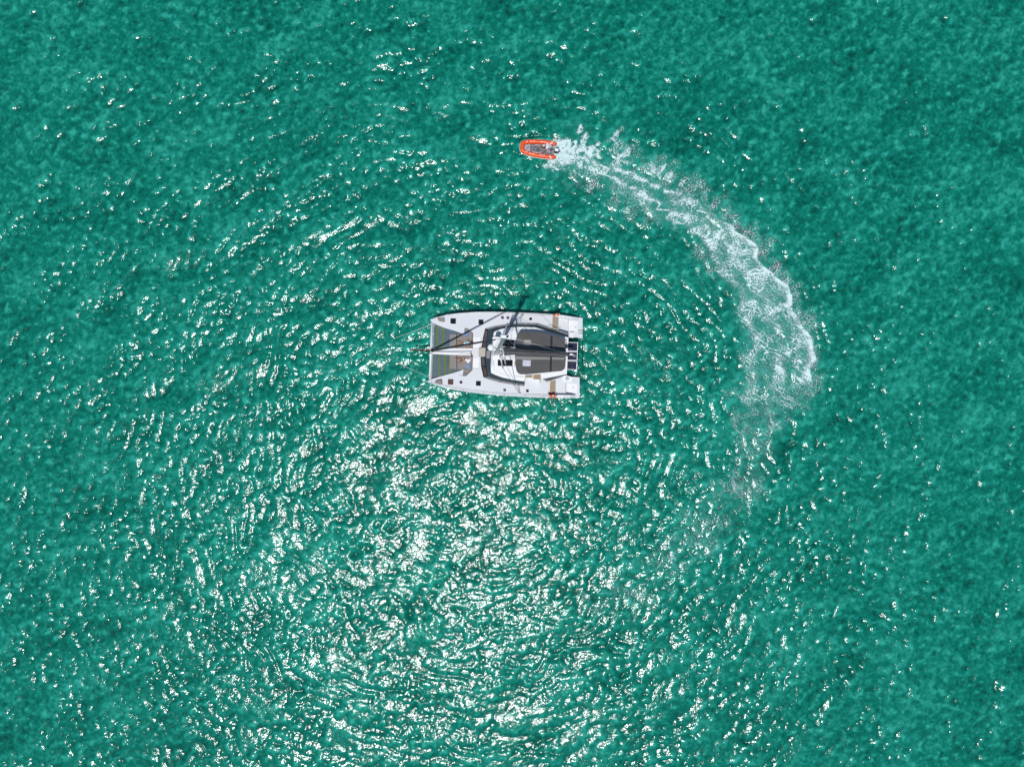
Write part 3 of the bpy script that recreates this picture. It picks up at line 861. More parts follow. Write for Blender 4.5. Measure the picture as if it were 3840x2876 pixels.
# closing wall along the helm side and the stern
bk = [(1370, 956), (1565, 946), (1590, 1006), (1892, 946)]
cb = [bm.verts.new(B(x, y, ZB)) for x, y in bk]; ct = [bm.verts.new(B(x, y, ZR)) for x, y in bk]
bm.faces.new((vb[-1], cb[0], ct[0], vt[-1], vv[-1]))
for i in range(3): bm.faces.new((cb[i], cb[i + 1], ct[i + 1], ct[i]))
bm.faces.new((cb[3], vb[0], vv[0], vt[0], ct[3]))
bm.faces.new(vt + list(reversed(ct))) if False else bm.faces.new(vt + ct)
obj('coachroof', bm, M_SLATE, cat)

def panel(name, q, th, m, parent=cat, inset=0.0, off=0.004):
    """thin pane lying on the quad q, its normal away from the boat's middle"""
    q = [Vector(p) for p in q]
    if inset:
        c = sum(q, Vector()) / 4
        q = [p + (c - p).normalized() * inset for p in q]
    n = (q[1] - q[0]).cross(q[3] - q[0]).normalized()
    if n.z < 0: n = -n
    bm = new()
    a = [bm.verts.new(p + n * (off + th)) for p in q]; b = [bm.verts.new(p + n * off) for p in q]
    bm.faces.new(a); bm.faces.new(list(reversed(b)))
    for i in range(4): bm.faces.new((a[i], a[(i + 1) % 4], b[(i + 1) % 4], b[i]))
    return obj(name, bm, m, parent)
def strip(i, j, t0, t1, s0=0.0, s1=1.0):
    """quad on the lower band between ring points i and j"""
    def at(k, t): return rb[k].lerp(rv[k], t)
    a0, a1 = at(i, t0).lerp(at(j, t0), s0), at(i, t0).lerp(at(j, t0), s1)
    b0, b1 = at(i, t1).lerp(at(j, t1), s0), at(i, t1).lerp(at(j, t1), s1)
    return [a0, a1, b1, b0]
for i, j in ((6, 7), (7, 8), (8, 9), (9, 10), (10, 11)):
    panel('windscreen_surround', strip(i, j, 0.02, 0.99), 0.012, M_BLACK)
for (i, j, s0, s1, t0, t1, m) in ((6, 7, 0.22, 1.0, 0.30, 0.95, M_BROWN), (7, 8, 0.05, 0.42, 0.30, 0.95, M_GLASS), (7, 8, 0.46, 0.95, 0.34, 0.9, M_BROWN), (8, 9, 0.05, 0.95, 0.2, 0.85, M_BROWN),
                                  (9, 10, 0.1, 0.9, 0.2, 0.9, M_GLASS), (10, 11, 0.0, 0.12, 0.3, 0.9, M_GLASS), (10, 11, 0.16, 0.92, 0.30, 0.95, M_BROWN)):
    panel('windscreen_pane', strip(i, j, t0, t1, s0, s1), 0.012, m, off=0.020)
for (i, j, s0, s1) in ((11, 12, 0.35, 1.0), (12, 13, 0.0, 0.8), (13, 14, 0.0, 1.0), (14, 15, 0.05, 0.9)):
    panel('side_window', strip(i, j, 0.22, 0.92, s0, s1), 0.012, M_TAUPEGL)
for (i, j) in ((0, 1), (1, 2), (2, 3), (3, 4), (4, 5), (5, 6)):
    panel('side_window', strip(i, j, 0.2, 0.9, 0.03, 0.97), 0.012, M_GLASS if i < 3 else M_TAUPEGL)
prism('roof_hatch_panel', [B(x, y, 2.905) for x, y in ((886, 655), (944, 655), (940, 752), (883, 750))], 2.80, M_PANELGREY, cat)

roof_xy = top + bk
prism('roof', [B(x, y, ZR + 0.09) for x, y in roof_xy], ZR + 0.004, M_WHITE, cat, 0.02)
RZ = ZR + 0.094
# low coaming inside the front edge of the roof
tube('roof_grab_rail', [B(x, y, RZ + 0.06) for x, y in ((968, 520), (960, 600), (955, 690), (952, 860))], 0.028, M_STEEL, cat, 6)
tube('roof_coaming', [B(x, y, RZ + 0.01) for x, y in ((1000, 470), (1040, 420), (1120, 395), (1260, 388))], 0.035, M_WHITE, cat, 8)
tube('roof_coaming', [B(x, y, RZ + 0.01) for x, y in ((975, 780), (980, 900), (1080, 950), (1220, 975), (1355, 985))], 0.035, M_WHITE, cat, 8)
def roof_light(x0, y0, x1, y1):
    c = B((x0 + x1) / 2, (y0 + y1) / 2, RZ); k = (H - RZ) / 2666 / 3.352
    f = box('roof_window', c + Vector((0, 0, 0.02)), ((x1 - x0) * k + 0.06, (y1 - y0) * k + 0.06, 0.05), M_STRAP, cat, -0.02, 0.012)
    g = box('roof_window_glass', c + Vector((0, 0, 0.045)), ((x1 - x0) * k - 0.06, (y1 - y0) * k - 0.06, 0.03), M_GLASS, cat, -0.02, 0.012)
    g.parent = f
roof_light(1088, 528, 1226, 598)
roof_light(1032, 774, 1210, 842)
prism('helm_console', [B(x, y, RZ + 0.45) for x, y in ((1228, 545), (1256, 535), (1254, 600), (1226, 600))], RZ + 0.002, M_WHITE, cat, 0.02)
# helm station: teak seat slats on a white base
prism('helm_seat_base', [B(x, y, 2.78) for x, y in ((1376, 950), (1560, 943), (1562, 1014), (1470, 1012), (1466, 996), (1374, 998))], ZB, M_WHITE, cat, 0.01)
planks(((1378, 954), (1464, 952), (1464, 994), (1376, 996)), 3, 2.83, 0.045, M_TEAK, 'x', 0.03)
planks(((1478, 946), (1562, 944), (1562, 1018), (1474, 1014)), 3, 2.86, 0.07, M_TEAK, 'x', 0.02)
bm = new(); add_tube(bm, [B(1566, 945, 2.8), B(1568, 985, 3.0), B(1566, 1020, 2.8)], 0.022, 6); obj('helm_rail', bm, M_WHITE, cat, smooth=True)
prism('helm_bulkhead', [B(x, y, 2.5) for x, y in ((1553, 1020), (1562, 1020), (1562, 1078), (1553, 1082))], ZB, M_WHITE, cat)
prism('side_screen', [B(1588, 1011, 2.98), B(1888, 955, 2.98), B(1892, 961, 2.93), B(1700, 1020, 2.3), B(1642, 1040, 2.2)], lambda p: 0, M_SLATE, cat) if False else None
bm = new()
q = [B(1588, 1010, 2.99), B(1890, 952, 2.99), B(1888, 962, 2.75), B(1720, 1020, 2.2), B(1642, 1041, 2.1)]
a = [bm.verts.new(p) for p in q]; b = [bm.verts.new(p - Vector((0, -0.03, 0.03))) for p in q]
bm.faces.new(a); bm.faces.new(list(reversed(b)))
for i in range(5): bm.faces.new((a[i], a[(i + 1) % 5], b[(i + 1) % 5], b[i]))
obj('side_screen', bm, M_SLATE, cat)
tube('side_grab_rail', [B(x, y, 2.35) for x, y in ((1640, 1045), (1700, 1034), (1780, 1010), (1830, 994))], 0.025, M_WHITE, cat, 6)
tube('side_grab_rail', [B(x, y, 2.75) for x, y in ((1655, 354), (1740, 380), (1815, 408))], 0.022, M_STEEL, cat, 6)
prism('roof_track', [B(x, y, RZ + 0.03) for x, y in ((1883, 540), (1893, 540), (1890, 612), (1880, 612))], RZ + 0.001, M_BLACK, cat)
prism('roof_track', [B(x, y, RZ + 0.03) for x, y in ((1876, 735), (1884, 735), (1876, 885), (1870, 885))], RZ + 0.001, M_ROPE_RED, cat)
for x, y in ((1880, 520), (1893, 518)):
    bm = new(); add_lathe(bm, B(x, y, RZ), [(0.04, 0), (0.04, 0.08), (0.02, 0.1)], 10); obj('roof_block', bm, M_BLACK, cat)

# ------------------------------------------------------------------ canopies over the flybridge
ZC = 4.45
up = [(1252, 600), (1262, 520), (1276, 465), (1292, 436), (1318, 420), (1500, 424), (1700, 457), (1868, 512), (1871, 718), (1250, 694)]
lo = [(1247, 706), (1868, 730), (1872, 830), (1860, 884), (1828, 906), (1400, 948), (1322, 948), (1288, 936), (1266, 902), (1253, 832)]
def canopy(poly):
    bm = new()
    pts = [B(x, y, ZC) for x, y in poly]
    add_prism(bm, pts, ZC - 0.05, 0.025)
    return obj('canopy', bm, M_CANVAS, cat)
canopy(up); canopy(lo)
prism('canopy_strip', [B(x, y, ZC + 0.008) for x, y in ((1250, 729), (1866, 744), (1867, 766), (1250, 762))], ZC - 0.01, M_CANVAS2, cat)
prism('canopy_strap', [B(x, y, ZC + 0.015) for x, y in ((1690, 462), (1718, 468), (1715, 636), (1687, 634))], ZC - 0.01, M_STRAP, cat)
prism('canopy_strap', [B(x, y, ZC + 0.015) for x, y in ((1684, 726), (1709, 727), (1706, 916), (1680, 918))], ZC - 0.01, M_STRAP, cat)
prism('canopy_window', [B(x, y, ZC + 0.012) for x, y in ((1352, 516), (1446, 518), (1446, 592), (1350, 590))], ZC - 0.01, M_VINYL, cat)
prism('canopy_window', [B(x, y, ZC + 0.012) for x, y in ((1342, 772), (1442, 774), (1440, 850), (1340, 848))], ZC - 0.01, mat('glaring_vinyl', (0.62, 0.62, 0.68), 0.1, var=0.35, scale=5), cat)  # sun glare on this pane is painted as a pale base colour
prism('window_flap', [B(x, y, ZC + 0.02) for x, y in ((1366, 518), (1444, 519), (1444, 552), (1366, 550))], ZC, M_CLOTH_S, cat)
for x, y in ((1300, 440), (1560, 440), (1850, 520), (1300, 690), (1850, 690), (1300, 930), (1560, 925), (1845, 880)):
    p = B(x, y, ZC - 0.05); bm = new(); add_tube(bm, [(p.x, p.y, ZR), p], 0.022, 6); obj('canopy_post', bm, M_STEEL, cat, smooth=True)
prism('flybridge_seat', [B(x, y, 3.5) for x, y in ((1330, 470), (1820, 530), (1820, 620), (1330, 590))], RZ + 0.003, M_WHITE, cat, 0.03)
prism('flybridge_seat', [B(x, y, 3.5) for x, y in ((1330, 760), (1820, 770), (1820, 860), (1330, 900))], RZ + 0.003, M_WHITE, cat, 0.03)

# ------------------------------------------------------------------ mast, boom and rigging
MF, MT = B(1000, 690, RZ), B(1120, 480, 18.4)
def mast_at(z): return MF.lerp(MT, (z - MF.z) / (MT.z - MF.z))
bm = new(); rings = []
ax = Vector((1, -0.048, 0)).normalized(); ay = Vector((0.048, 1, 0)).normalized()
for z in np.linspace(MF.z, MT.z, 14):
    c = mast_at(z); tp = 1 - 0.35 * max(0, (z - 14) / 6)
    rings.append([bm.verts.new(c + ax * (0.145 * tp * math.cos(a)) + ay * (0.10 * tp * math.sin(a))) for a in np.linspace(0, 2 * math.pi, 15)[:-1]])
for a, b in zip(rings[:-1], rings[1:]):
    for k in range(14): bm.faces.new((a[k], a[(k + 1) % 14], b[(k + 1) % 14], b[k]))
bm.faces.new(list(reversed(rings[0]))); bm.faces.new(rings[-1])
mast = obj('mast', bm, M_ALU, cat, smooth=True)
def sub(o, par):
    o.parent = par; return o
box('mast_collar', MF + Vector((0, 0, 0.06)), (0.5, 0.4, 0.12), M_ALU, cat, 0, 0.03)
sub(box('masthead', MT + Vector((0.02, 0.0, 0.05)), (0.62, 0.20, 0.09), M_WHITE, cat, -0.05, 0.02), mast)
bm = new(); add_tube(bm, [MT + Vector((-0.25, 0, 0.08)), MT + Vector((-0.62, 0.02, 0.25))], 0.02, 6); add_box(bm, MT + Vector((-0.62, 0.02, 0.28)), (0.22, 0.05, 0.05), 0.1)
sub(obj('wind_vane', bm, M_BLACK, cat), mast)
bm = new(); add_lathe(bm, MT + Vector((0.14, 0.0, 0.09)), [(0.07, 0), (0.07, 0.10), (0.04, 0.13)], 12)
sub(obj('masthead_light', bm, M_BLACK, cat), mast)
sub(tube('antenna', [MT + Vector((0.28, 0.05, 0.09)), MT + Vector((0.30, 0.05, 0.9))], 0.012, M_WHITE, cat, 5), mast)

def mirror(p, z):
    m = mast_at(z); d = p - m
    a, b = d.dot(ax), d.dot(ay)
    return m + ax * a - ay * b
SPR = []
for z, tip in ((8.6, (1092, 872)), (13.4, (1128, 826))):
    pt = B(*tip, z); stb = mirror(pt, z)
    for e in (pt, stb):
        m = mast_at(z); d = (e - m)
        sub(tube('spreader', [m + d * 0.04, m + d * 0.5 + Vector((0, 0, .03)), e], [0.075, 0.065, 0.050], M_STEEL, cat, 8), mast)
    SPR.append((z, pt, stb))
# radar
rp = B(940, 615, 8.6)
bm = new(); add_lathe(bm, rp, [(0.17, -0.10), (0.235, -0.06), (0.245, 0.02), (0.23, 0.08), (0.15, 0.115), (0.03, 0.125)], 28)
sub(obj('radar_dome', bm, M_WHITE, cat, smooth=True), mast)
m_ = mast_at(8.5); sub(tube('radar_bracket', [Vector((rp.x, rp.y, 8.48)), m_], 0.045, M_ALU, cat, 6), mast)

def wire(name, pts, r=0.011, m=M_WIRE, n=5): return tube(name, pts, r, m, cat, n)
cp, cs = B(1308, 1197, 1.80), B(1357, 186, 1.80)
for c, k in ((cp, 1), (cs, 2)):
    t1, t2 = SPR[0][k], SPR[1][k]
    wire('shroud', [c, t1, t2, mast_at(17.6)], 0.013)
    wire('shroud', [c + Vector((0.05, 0.0, 0)), mast_at(8.4)], 0.012)
    wire('shroud', [c - Vector((0.06, 0.0, 0)), t1 * 0.98 + mast_at(8.6) * 0.02, mast_at(13.2)], 0.012)
    box('chainplate', c + Vector((0, 0, 0.05)), (0.16, 0.10, 0.14), M_STEEL, cat, 0, 0.02)
fs0, fs1 = B(208, 652, 2.15), mast_at(17.6)
wire('forestay', [B(207, 652, 1.9), fs1], 0.012)
d = fs1 - fs0
tube('furled_headsail', [fs0, fs0 + d * 0.04, fs0 + d * 0.35, fs0 + d * 0.7, fs0 + d * 0.90, fs0 + d * 0.915], [0.05, 0.085, 0.08, 0.065, 0.04, 0.02], M_SAIL, cat, 10)
BE = B(1945, 702, 6.0)
BM = mast_at(5.9) + Vector((0.2, 0, 0))
tube('boom', [BM, BE], 0.085, M_ALU, cat, 10)
# sail bag on the boom: a soft gabled roll
bm = new(); rings = []
N_ = 26
rng2 = random.Random(3)
for i in range(N_ + 1):
    t = i / N_
    c = (BM + Vector((0.18, 0, 0))).lerp(BE - Vector((0.12, 0, 0)), t)
    hw = 0.33 * (1 - 0.42 * t) * (0.8 + 0.2 * math.sin(math.pi * min(1, t * 4 + 0.2))) + rng2.uniform(-0.012, 0.012)
    hh = 0.85 * (1 - 0.45 * t) + rng2.uniform(-0.02, 0.02)
    prof = [(-0.55, -0.05), (-1.0, 0.15), (-0.98, 0.45), (-0.62, 0.80), (-0.07, 0.96), (0.07, 0.96), (0.62, 0.78), (0.98, 0.42), (1.0, 0.15), (0.55, -0.05)]
    rings.append([bm.verts.new(c + ay * (u * hw) + Vector((0, 0, 0.05 + v * hh))) for u, v in prof])
for a, b in zip(rings[:-1], rings[1:]):
    for k in range(10): bm.faces.new((a[k], a[(k + 1) % 10], b[(k + 1) % 10], b[k]))
bm.faces.new(list(reversed(rings[0]))); bm.faces.new(rings[-1])
bag = obj('sail_bag', bm, M_BAG, cat, smooth=True)
zz = [(BM + Vector((0.2, 0, 0))).lerp(BE - Vector((0.12, 0, 0)), t) + Vector((0, 0, 0.07 + 0.85 * (1 - 0.45 * t))) for t in np.linspace(0, 1, 12)]
sub(tube('zip_cover', zz, 0.02, M_BLACK, cat, 6), bag)
bm = new(); add_box(bm, BE + Vector((0.03, 0, 0.05)), (0.28, 0.14, 0.20), -0.05, 0.02); obj('boom_end', bm, M_WHITE, cat)
tube('reefing_rope', [BE + Vector((0.1, 0.0, 0.15)), BE + Vector((0.3, -0.08, 0.05)), BE + Vector((0.42, -0.10, -0.1)), BE + Vector((0.2, -0.16, -0.3))], 0.03, M_ROPE, cat, 6)
wire('topping_lift', [MT + Vector((0.2, 0, 0)), BE + Vector((-0.1, 0.02, 0.2))], 0.014, M_ROPE)
for z, fr in ((13.4, 0.25), (13.4, 0.55), (13.4, 0.8)):
    for s in (-1, 1):
        p = BM.lerp(BE, fr) + ay * (s * 0.22) + Vector((0, 0, 0.1))
        wire('lazy_jack', [mast_at(z) + ay * (0.12 * s), p], 0.009)
wire('mainsheet', [BM.lerp(BE, 0.93) - Vector((0, 0, 0.1)), B(1880, 640, RZ)], 0.02, M_ROPE)
wire('mainsheet', [BM.lerp(BE, 0.93) - Vector((0, 0, 0.1)), B(1880, 780, RZ)], 0.02, M_ROPE)
for (x0, y0, x1, y1) in ((1000, 695, 1250, 735), (1000, 705, 1245, 755), (985, 660, 965, 690)):
    wire('halyard', [B(x0, y0, RZ + 0.05), B(x1, y1, RZ + 0.05)], 0.012, M_ROPE)
wire('halyard', [mast_at(18.0), B(965, 640, RZ + 0.1)], 0.010, M_ROPE)
wire('halyard', [mast_at(18.2) + Vector((0.1, 0, 0)), B(1240, 590, RZ + 0.3)], 0.010, M_ROPE)
for x, y in ((1010, 712), (1040, 705), (1062, 716)):
    bm = new(); add_lathe(bm, B(x, y, RZ), [(0.08, 0), (0.07, 0.08), (0.05, 0.12), (0.075, 0.17), (0.03, 0.18)], 12); obj('winch', bm, M_STEEL, cat)
for x, y in ((1240, 810), (1240, 845)):
    bm = new(); add_lathe(bm, B(x, y, RZ), [(0.05, 0), (0.05, 0.14), (0.02, 0.16)], 10); obj('rope_clutch', bm, M_ROPE_RED if y < 820 else M_ALU, cat)

# guard rails
def guard(tab, zt, xs_, dy, x_end):
    tops = []
    for x in xs_:
        y = smooth_lookup(tab, x) + dy; z = smooth_lookup(zt, x)
        a = B(x, y, z)
        b = Vector((a.x, a.y, z + 0.62))
        tube('stanchion', [a, b], 0.016, M_STEEL, cat, 6); tops.append(b)
    wire('guard_wire', tops, 0.009, M_STEEL); wire('guard_wire', [p - Vector((0, 0, 0.3)) for p in tops], 0.008, M_STEEL)
guard(st_out, ZT, (225, 420, 632, 890, 1145, 1415, 1640, 1780), 8, 0)
guard(po_out, ZP, (190, 380, 590, 845, 1105, 1375, 1600, 1744), -9, 0)

# solar panels on the stern arch
def solar(q):
    p = [B(x, y, 2.75) for x, y in q]
    fr = prism('solar_panel', p, 2.71, M_WHITE, cat, 0.008)
    def at(u, v, z): 
        a = p[0].lerp(p[1], u).lerp(p[3].lerp(p[2], u), v); a.z = z; return a
    bs = prism('backsheet', [at(u, v, 2.755) for u, v in ((.05, .05), (.95, .05), (.95, .95), (.05, .95))], 2.74, M_BACKSHEET, cat); sub(bs, fr)
    bm = new(); nx, ny = 7, 6
    for i in range(nx):
        for j in range(ny):
            u0, u1 = .06 + .88 * i / nx, .06 + .88 * (i + 1) / nx; v0, v1 = .06 + .88 * j / ny, .06 + .88 * (j + 1) / ny
            g = 0.0016; cu = (u1 - u0) * 0.15; cv = (v1 - v0) * 0.15
            pts = [(u0 + cu, v0 + g), (u1 - cu, v0 + g), (u1 - g, v0 + cv), (u1 - g, v1 - cv), (u1 - cu, v1 - g), (u0 + cu, v1 - g), (u0 + g, v1 - cv), (u0 + g, v0 + cv)]
            f = [bm.verts.new(at(u, v, 2.762)) for u, v in pts]; bt = [bm.verts.new(at(u, v, 2.756)) for u, v in pts]
            bm.faces.new(f)
            for k in range(8): bm.faces.new((f[k], f[(k + 1) % 8], bt[(k + 1) % 8], bt[k]))
    c = obj('solar_cells', bm, M_CELL, cat); c['kind'] = 'stuff'; sub(c, fr)
solar(((1906, 547), (2036, 551), (2031, 662), (1902, 657)))
solar(((1901, 665), (2031, 669), (2027, 778), (1898, 774)))
solar(((1897, 781), (2027, 785), (2021, 897), (1893, 892)))
for y0 in (600, 720, 840):
    tube('panel_arm', [B(1885, y0, 2.6), B(2020, y0 + 5, 2.69)], 0.03, M_STEEL, cat, 6)
tube('davit_rail', [B(2030, 580, 2.3), B(2100, 595, 2.3), B(2096, 882, 2.3), B(2022, 892, 2.3)], 0.02, M_BLACK, cat, 6)
tube('davit_rail', [B(2040, 600, 2.45), B(2044, 700, 2.45), B(2036, 880, 2.45)], 0.018, M_BLACK, cat, 6)
for y0 in (585, 888):
    tube('davit', [B(1890, y0, 1.7), B(1960, y0 + 2, 2.25), B(2034, y0 + 3, 2.3)], 0.035, M_STEEL, cat, 6)
# ------------------------------------------------------------------ loose things on the catamaran
def pad(poly, z, th, m, label, group=None, name='sun_pad', category='cushion', bevel=0.03):
    bm = new(); add_prism(bm, [B(x, y, z + th) for x, y in poly], z, bevel)
    o = obj(name, bm, m)
    return tag(o, label, category, group)
ZN = 1.645
GC = 'taupe foredeck cushions'
pad([(430, 450), (512, 450), (512, 620), (427, 618)], ZN, 0.11, M_TAUPE, 'square taupe mat pad by the upper net, just left of the reclining woman', GC)
pad([(513, 450), (604, 455), (640, 470), (703, 500), (701, 622), (513, 621)], ZN, 0.11, M_TAUPE, 'broad taupe mat pad under the reclining woman in pale blue top', GC)
pad([(430, 712), (513, 714), (513, 882), (430, 878)], ZN, 0.11, M_TAUPE, 'square taupe mat pad by the lower net, just left of the man in white shirt', GC)
pad([(514, 714), (700, 718), (694, 892), (514, 882)], ZN, 0.11, M_TAUPE, 'broad taupe mat pad under the man in white shirt and striped cushion', GC)
pad([(612, 378), (645, 377), (708, 434), (703, 497), (640, 467), (610, 455)], 1.765, 0.10, M_TAUPE, 'angular taupe cushion at the corner above the reclining woman', GC)
pad([(600, 889), (690, 897), (640, 938), (596, 942)], 1.765, 0.10, M_TAUPE, 'flat taupe corner cushion below the man in white shirt', GC)
pad([(592, 944), (640, 940), (684, 898), (697, 905), (630, 970), (592, 970)], 1.80, 0.16, M_TAUPE_D, 'darker taupe backrest bolster along the corner below the man in white shirt', GC, 'backrest_cushion')
pad([(700, 452), (711, 440), (707, 622), (700, 622)], 1.705, 0.2, M_TAUPE_D, 'narrow taupe backrest along the deck edge behind the reclining woman', GC, 'backrest_cushion')
pad([(694, 722), (707, 722), (702, 892), (692, 890)], 1.705, 0.2, M_TAUPE_D, 'narrow taupe backrest along the deck edge behind the man in white shirt', GC, 'backrest_cushion')
GB = 'cream bolsters in front of the windscreen'
pad([(797, 628), (830, 628), (832, 675), (826, 722), (794, 720)], ZD - 0.045, 0.30, M_CREAM, 'cream padded bolster in front of the windscreen, nearer the bow', GB, 'bolster', 'bolster', 0.06)
pad([(840, 628), (874, 628), (872, 690), (862, 722), (836, 722)], 1.72, 0.78, M_CREAM, 'cream padded bolster against the windscreen, nearer the mast', GB, 'bolster', 'bolster', 0.06)
GP = 'blue striped pillows on the foredeck'
bm = new(); c = B(655, 854, 1.80); add_box(bm, c, (0.36, 0.40, 0.13), -0.06, 0.05)
tag(obj('pillow', bm, M_STRIPE), 'blue striped square pillow on the pad below the man in white shirt', 'pillow', GP)
bm = new(); c = B(634, 440, 1.92); add_box(bm, c, (0.34, 0.36, 0.13), 0.55, 0.05)
tag(obj('pillow', bm, M_STRIPE), 'blue striped pillow on the corner cushion above the reclining woman, crossed by shadow', 'pillow', GP)

# horseshoe life rings hung on the guard rails
def life_ring(c, rx, ry, label, flat):
    t = thing('life_ring', c, label, 'life ring', 'orange life rings hung on the stern rails')
    n = 18; pts = []
    for i in range(n + 1):
        a = math.radians(-60 + 300 * i / n)
        if flat: pts.append(c + Vector((rx * math.cos(a), 0.05 * math.cos(a), ry * math.sin(a))))
        else: pts.append(c + Vector((rx * math.cos(a), ry * math.sin(a), 0.10 * math.sin(a))))
    tube('float_collar', pts, 0.085, M_LIFE, t, 9)
    for k in (1, 5, 9, 13, 17):
        p, q = pts[k], pts[min(n, k + 1)]
        d = (q - p).normalized() * 0.035
        tube('reflective_band' if k not in (1, 17) else 'end_band', [p - d, p + d], 0.09, M_CLOTH_W if k not in (1, 17) else M_REDTAPE, t, 9)
    tube('strap', [pts[6] + Vector((0, 0, 0.05)), c + Vector((0, 0, 0.08)), pts[12] + Vector((0, 0, 0.05))], 0.02, M_BLACK, t, 6)
    return t
life_ring(B(1764, 206, 2.05), 0.24, 0.22, 'orange horseshoe life ring with red ends on the upper stern rail', True)
life_ring(B(1722, 1234, 1.98), 0.24, 0.11, 'orange life ring on the lower stern rail beside the maroon cloth', False)
# crumpled maroon cloth on the port rail step
bm = new()
rc = random.Random(9)
g = [[None] * 8 for _ in range(6)]
for j in range(6):
    for i in range(8):
        u, v = i / 7, j / 5
        p = B(1664 + 84 * u + rc.uniform(-4, 4), 1178 + 27 * v + 6 * math.sin(u * 5) + rc.uniform(-2, 2), 1.80 + 0.10 * math.sin(u * 7 + v * 3) ** 2 + rc.uniform(0, 0.05))
        g[j][i] = bm.verts.new(p)
for j in range(5):
    for i in range(7): bm.faces.new((g[j][i], g[j][i + 1], g[j + 1][i + 1], g[j + 1][i]))
ext = bmesh.ops.extrude_face_region(bm, geom=bm.faces[:])
bmesh.ops.translate(bm, verts=[v for v in ext['geom'] if isinstance(v, bmesh.types.BMVert)], vec=(0, 0, -0.03))
tag(obj('cloth', bm, M_MAROON), 'crumpled maroon cloth on the teak step at the bottom of the boat', 'cloth')

# anchor bridle: two white ropes run from the bows down into the water
def rope(a, b, sag, label):
    pts = []
    for i in range(13):
        t = i / 12; p = a.lerp(b, t); p.z -= sag * math.sin(math.pi * t); pts.append(p)
    tag(tube('bridle_rope', pts, 0.016, M_ROPE, None, 6), label, 'rope', 'bridle ropes at the bows')
rope(W(1615, 1217, 1.6), W(1462, 1275, -0.15), 0.15, 'white bridle rope running left into the water from the upper bow')
rope(W(1607, 1414, 1.6), W(1476, 1355, -0.15), 0.15, 'white bridle rope running left into the water from the lower bow')

# ------------------------------------------------------------------ people
DG = None
def skin_mesh(verts, edges, root, levels=1):
    """grow a surface round a skeleton; verts = {key: (Vector, (rx, ry))}"""
    keys = list(verts); ix = {k: i for i, k in enumerate(keys)}
    me = bpy.data.meshes.new('skeleton')
    me.from_pydata([tuple(verts[k][0]) for k in keys], [(ix[a], ix[b]) for a, b in edges], [])
    o = bpy.data.objects.new('skeleton', me); COL.objects.link(o)
    md = o.modifiers.new('skin', 'SKIN'); md.use_smooth_shade = True
    if not me.skin_vertices: me.skin_vertices.new() if hasattr(me.skin_vertices, 'new') else None
    sv = me.skin_vertices[0].data
    for k in keys:
        r = verts[k][1]; sv[ix[k]].radius = (r, r) if not isinstance(r, tuple) else r
        sv[ix[k]].use_root = (k == root)
    s = o.modifiers.new('sub', 'SUBSURF'); s.levels = levels; s.render_levels = levels
    dg = bpy.context.evaluated_depsgraph_get(); dg.update()
    out = bpy.data.meshes.new_from_object(o.evaluated_get(dg))
    bpy.data.objects.remove(o); bpy.data.meshes.remove(me)
    return out

def skin_object(name, verts, edges, root, m, parent=None, origin=None, levels=1):
    try:
        me = skin_mesh(verts, edges, root, levels)
        ok = len(me.polygons) > 0
    except Exception as ex:
        print('skin failed', name, ex); ok = False
    if not ok:
        bm = new()
        for a, b in edges: add_tube(bm, [verts[a][0], verts[b][0]], [verts[a][1], verts[b][1]], 8)
        me = bpy.data.meshes.new(name); bm.to_mesh(me); bm.free()
    me.name = name
    me.materials.clear()
    return link(name, me, m, parent, origin, smooth=True)

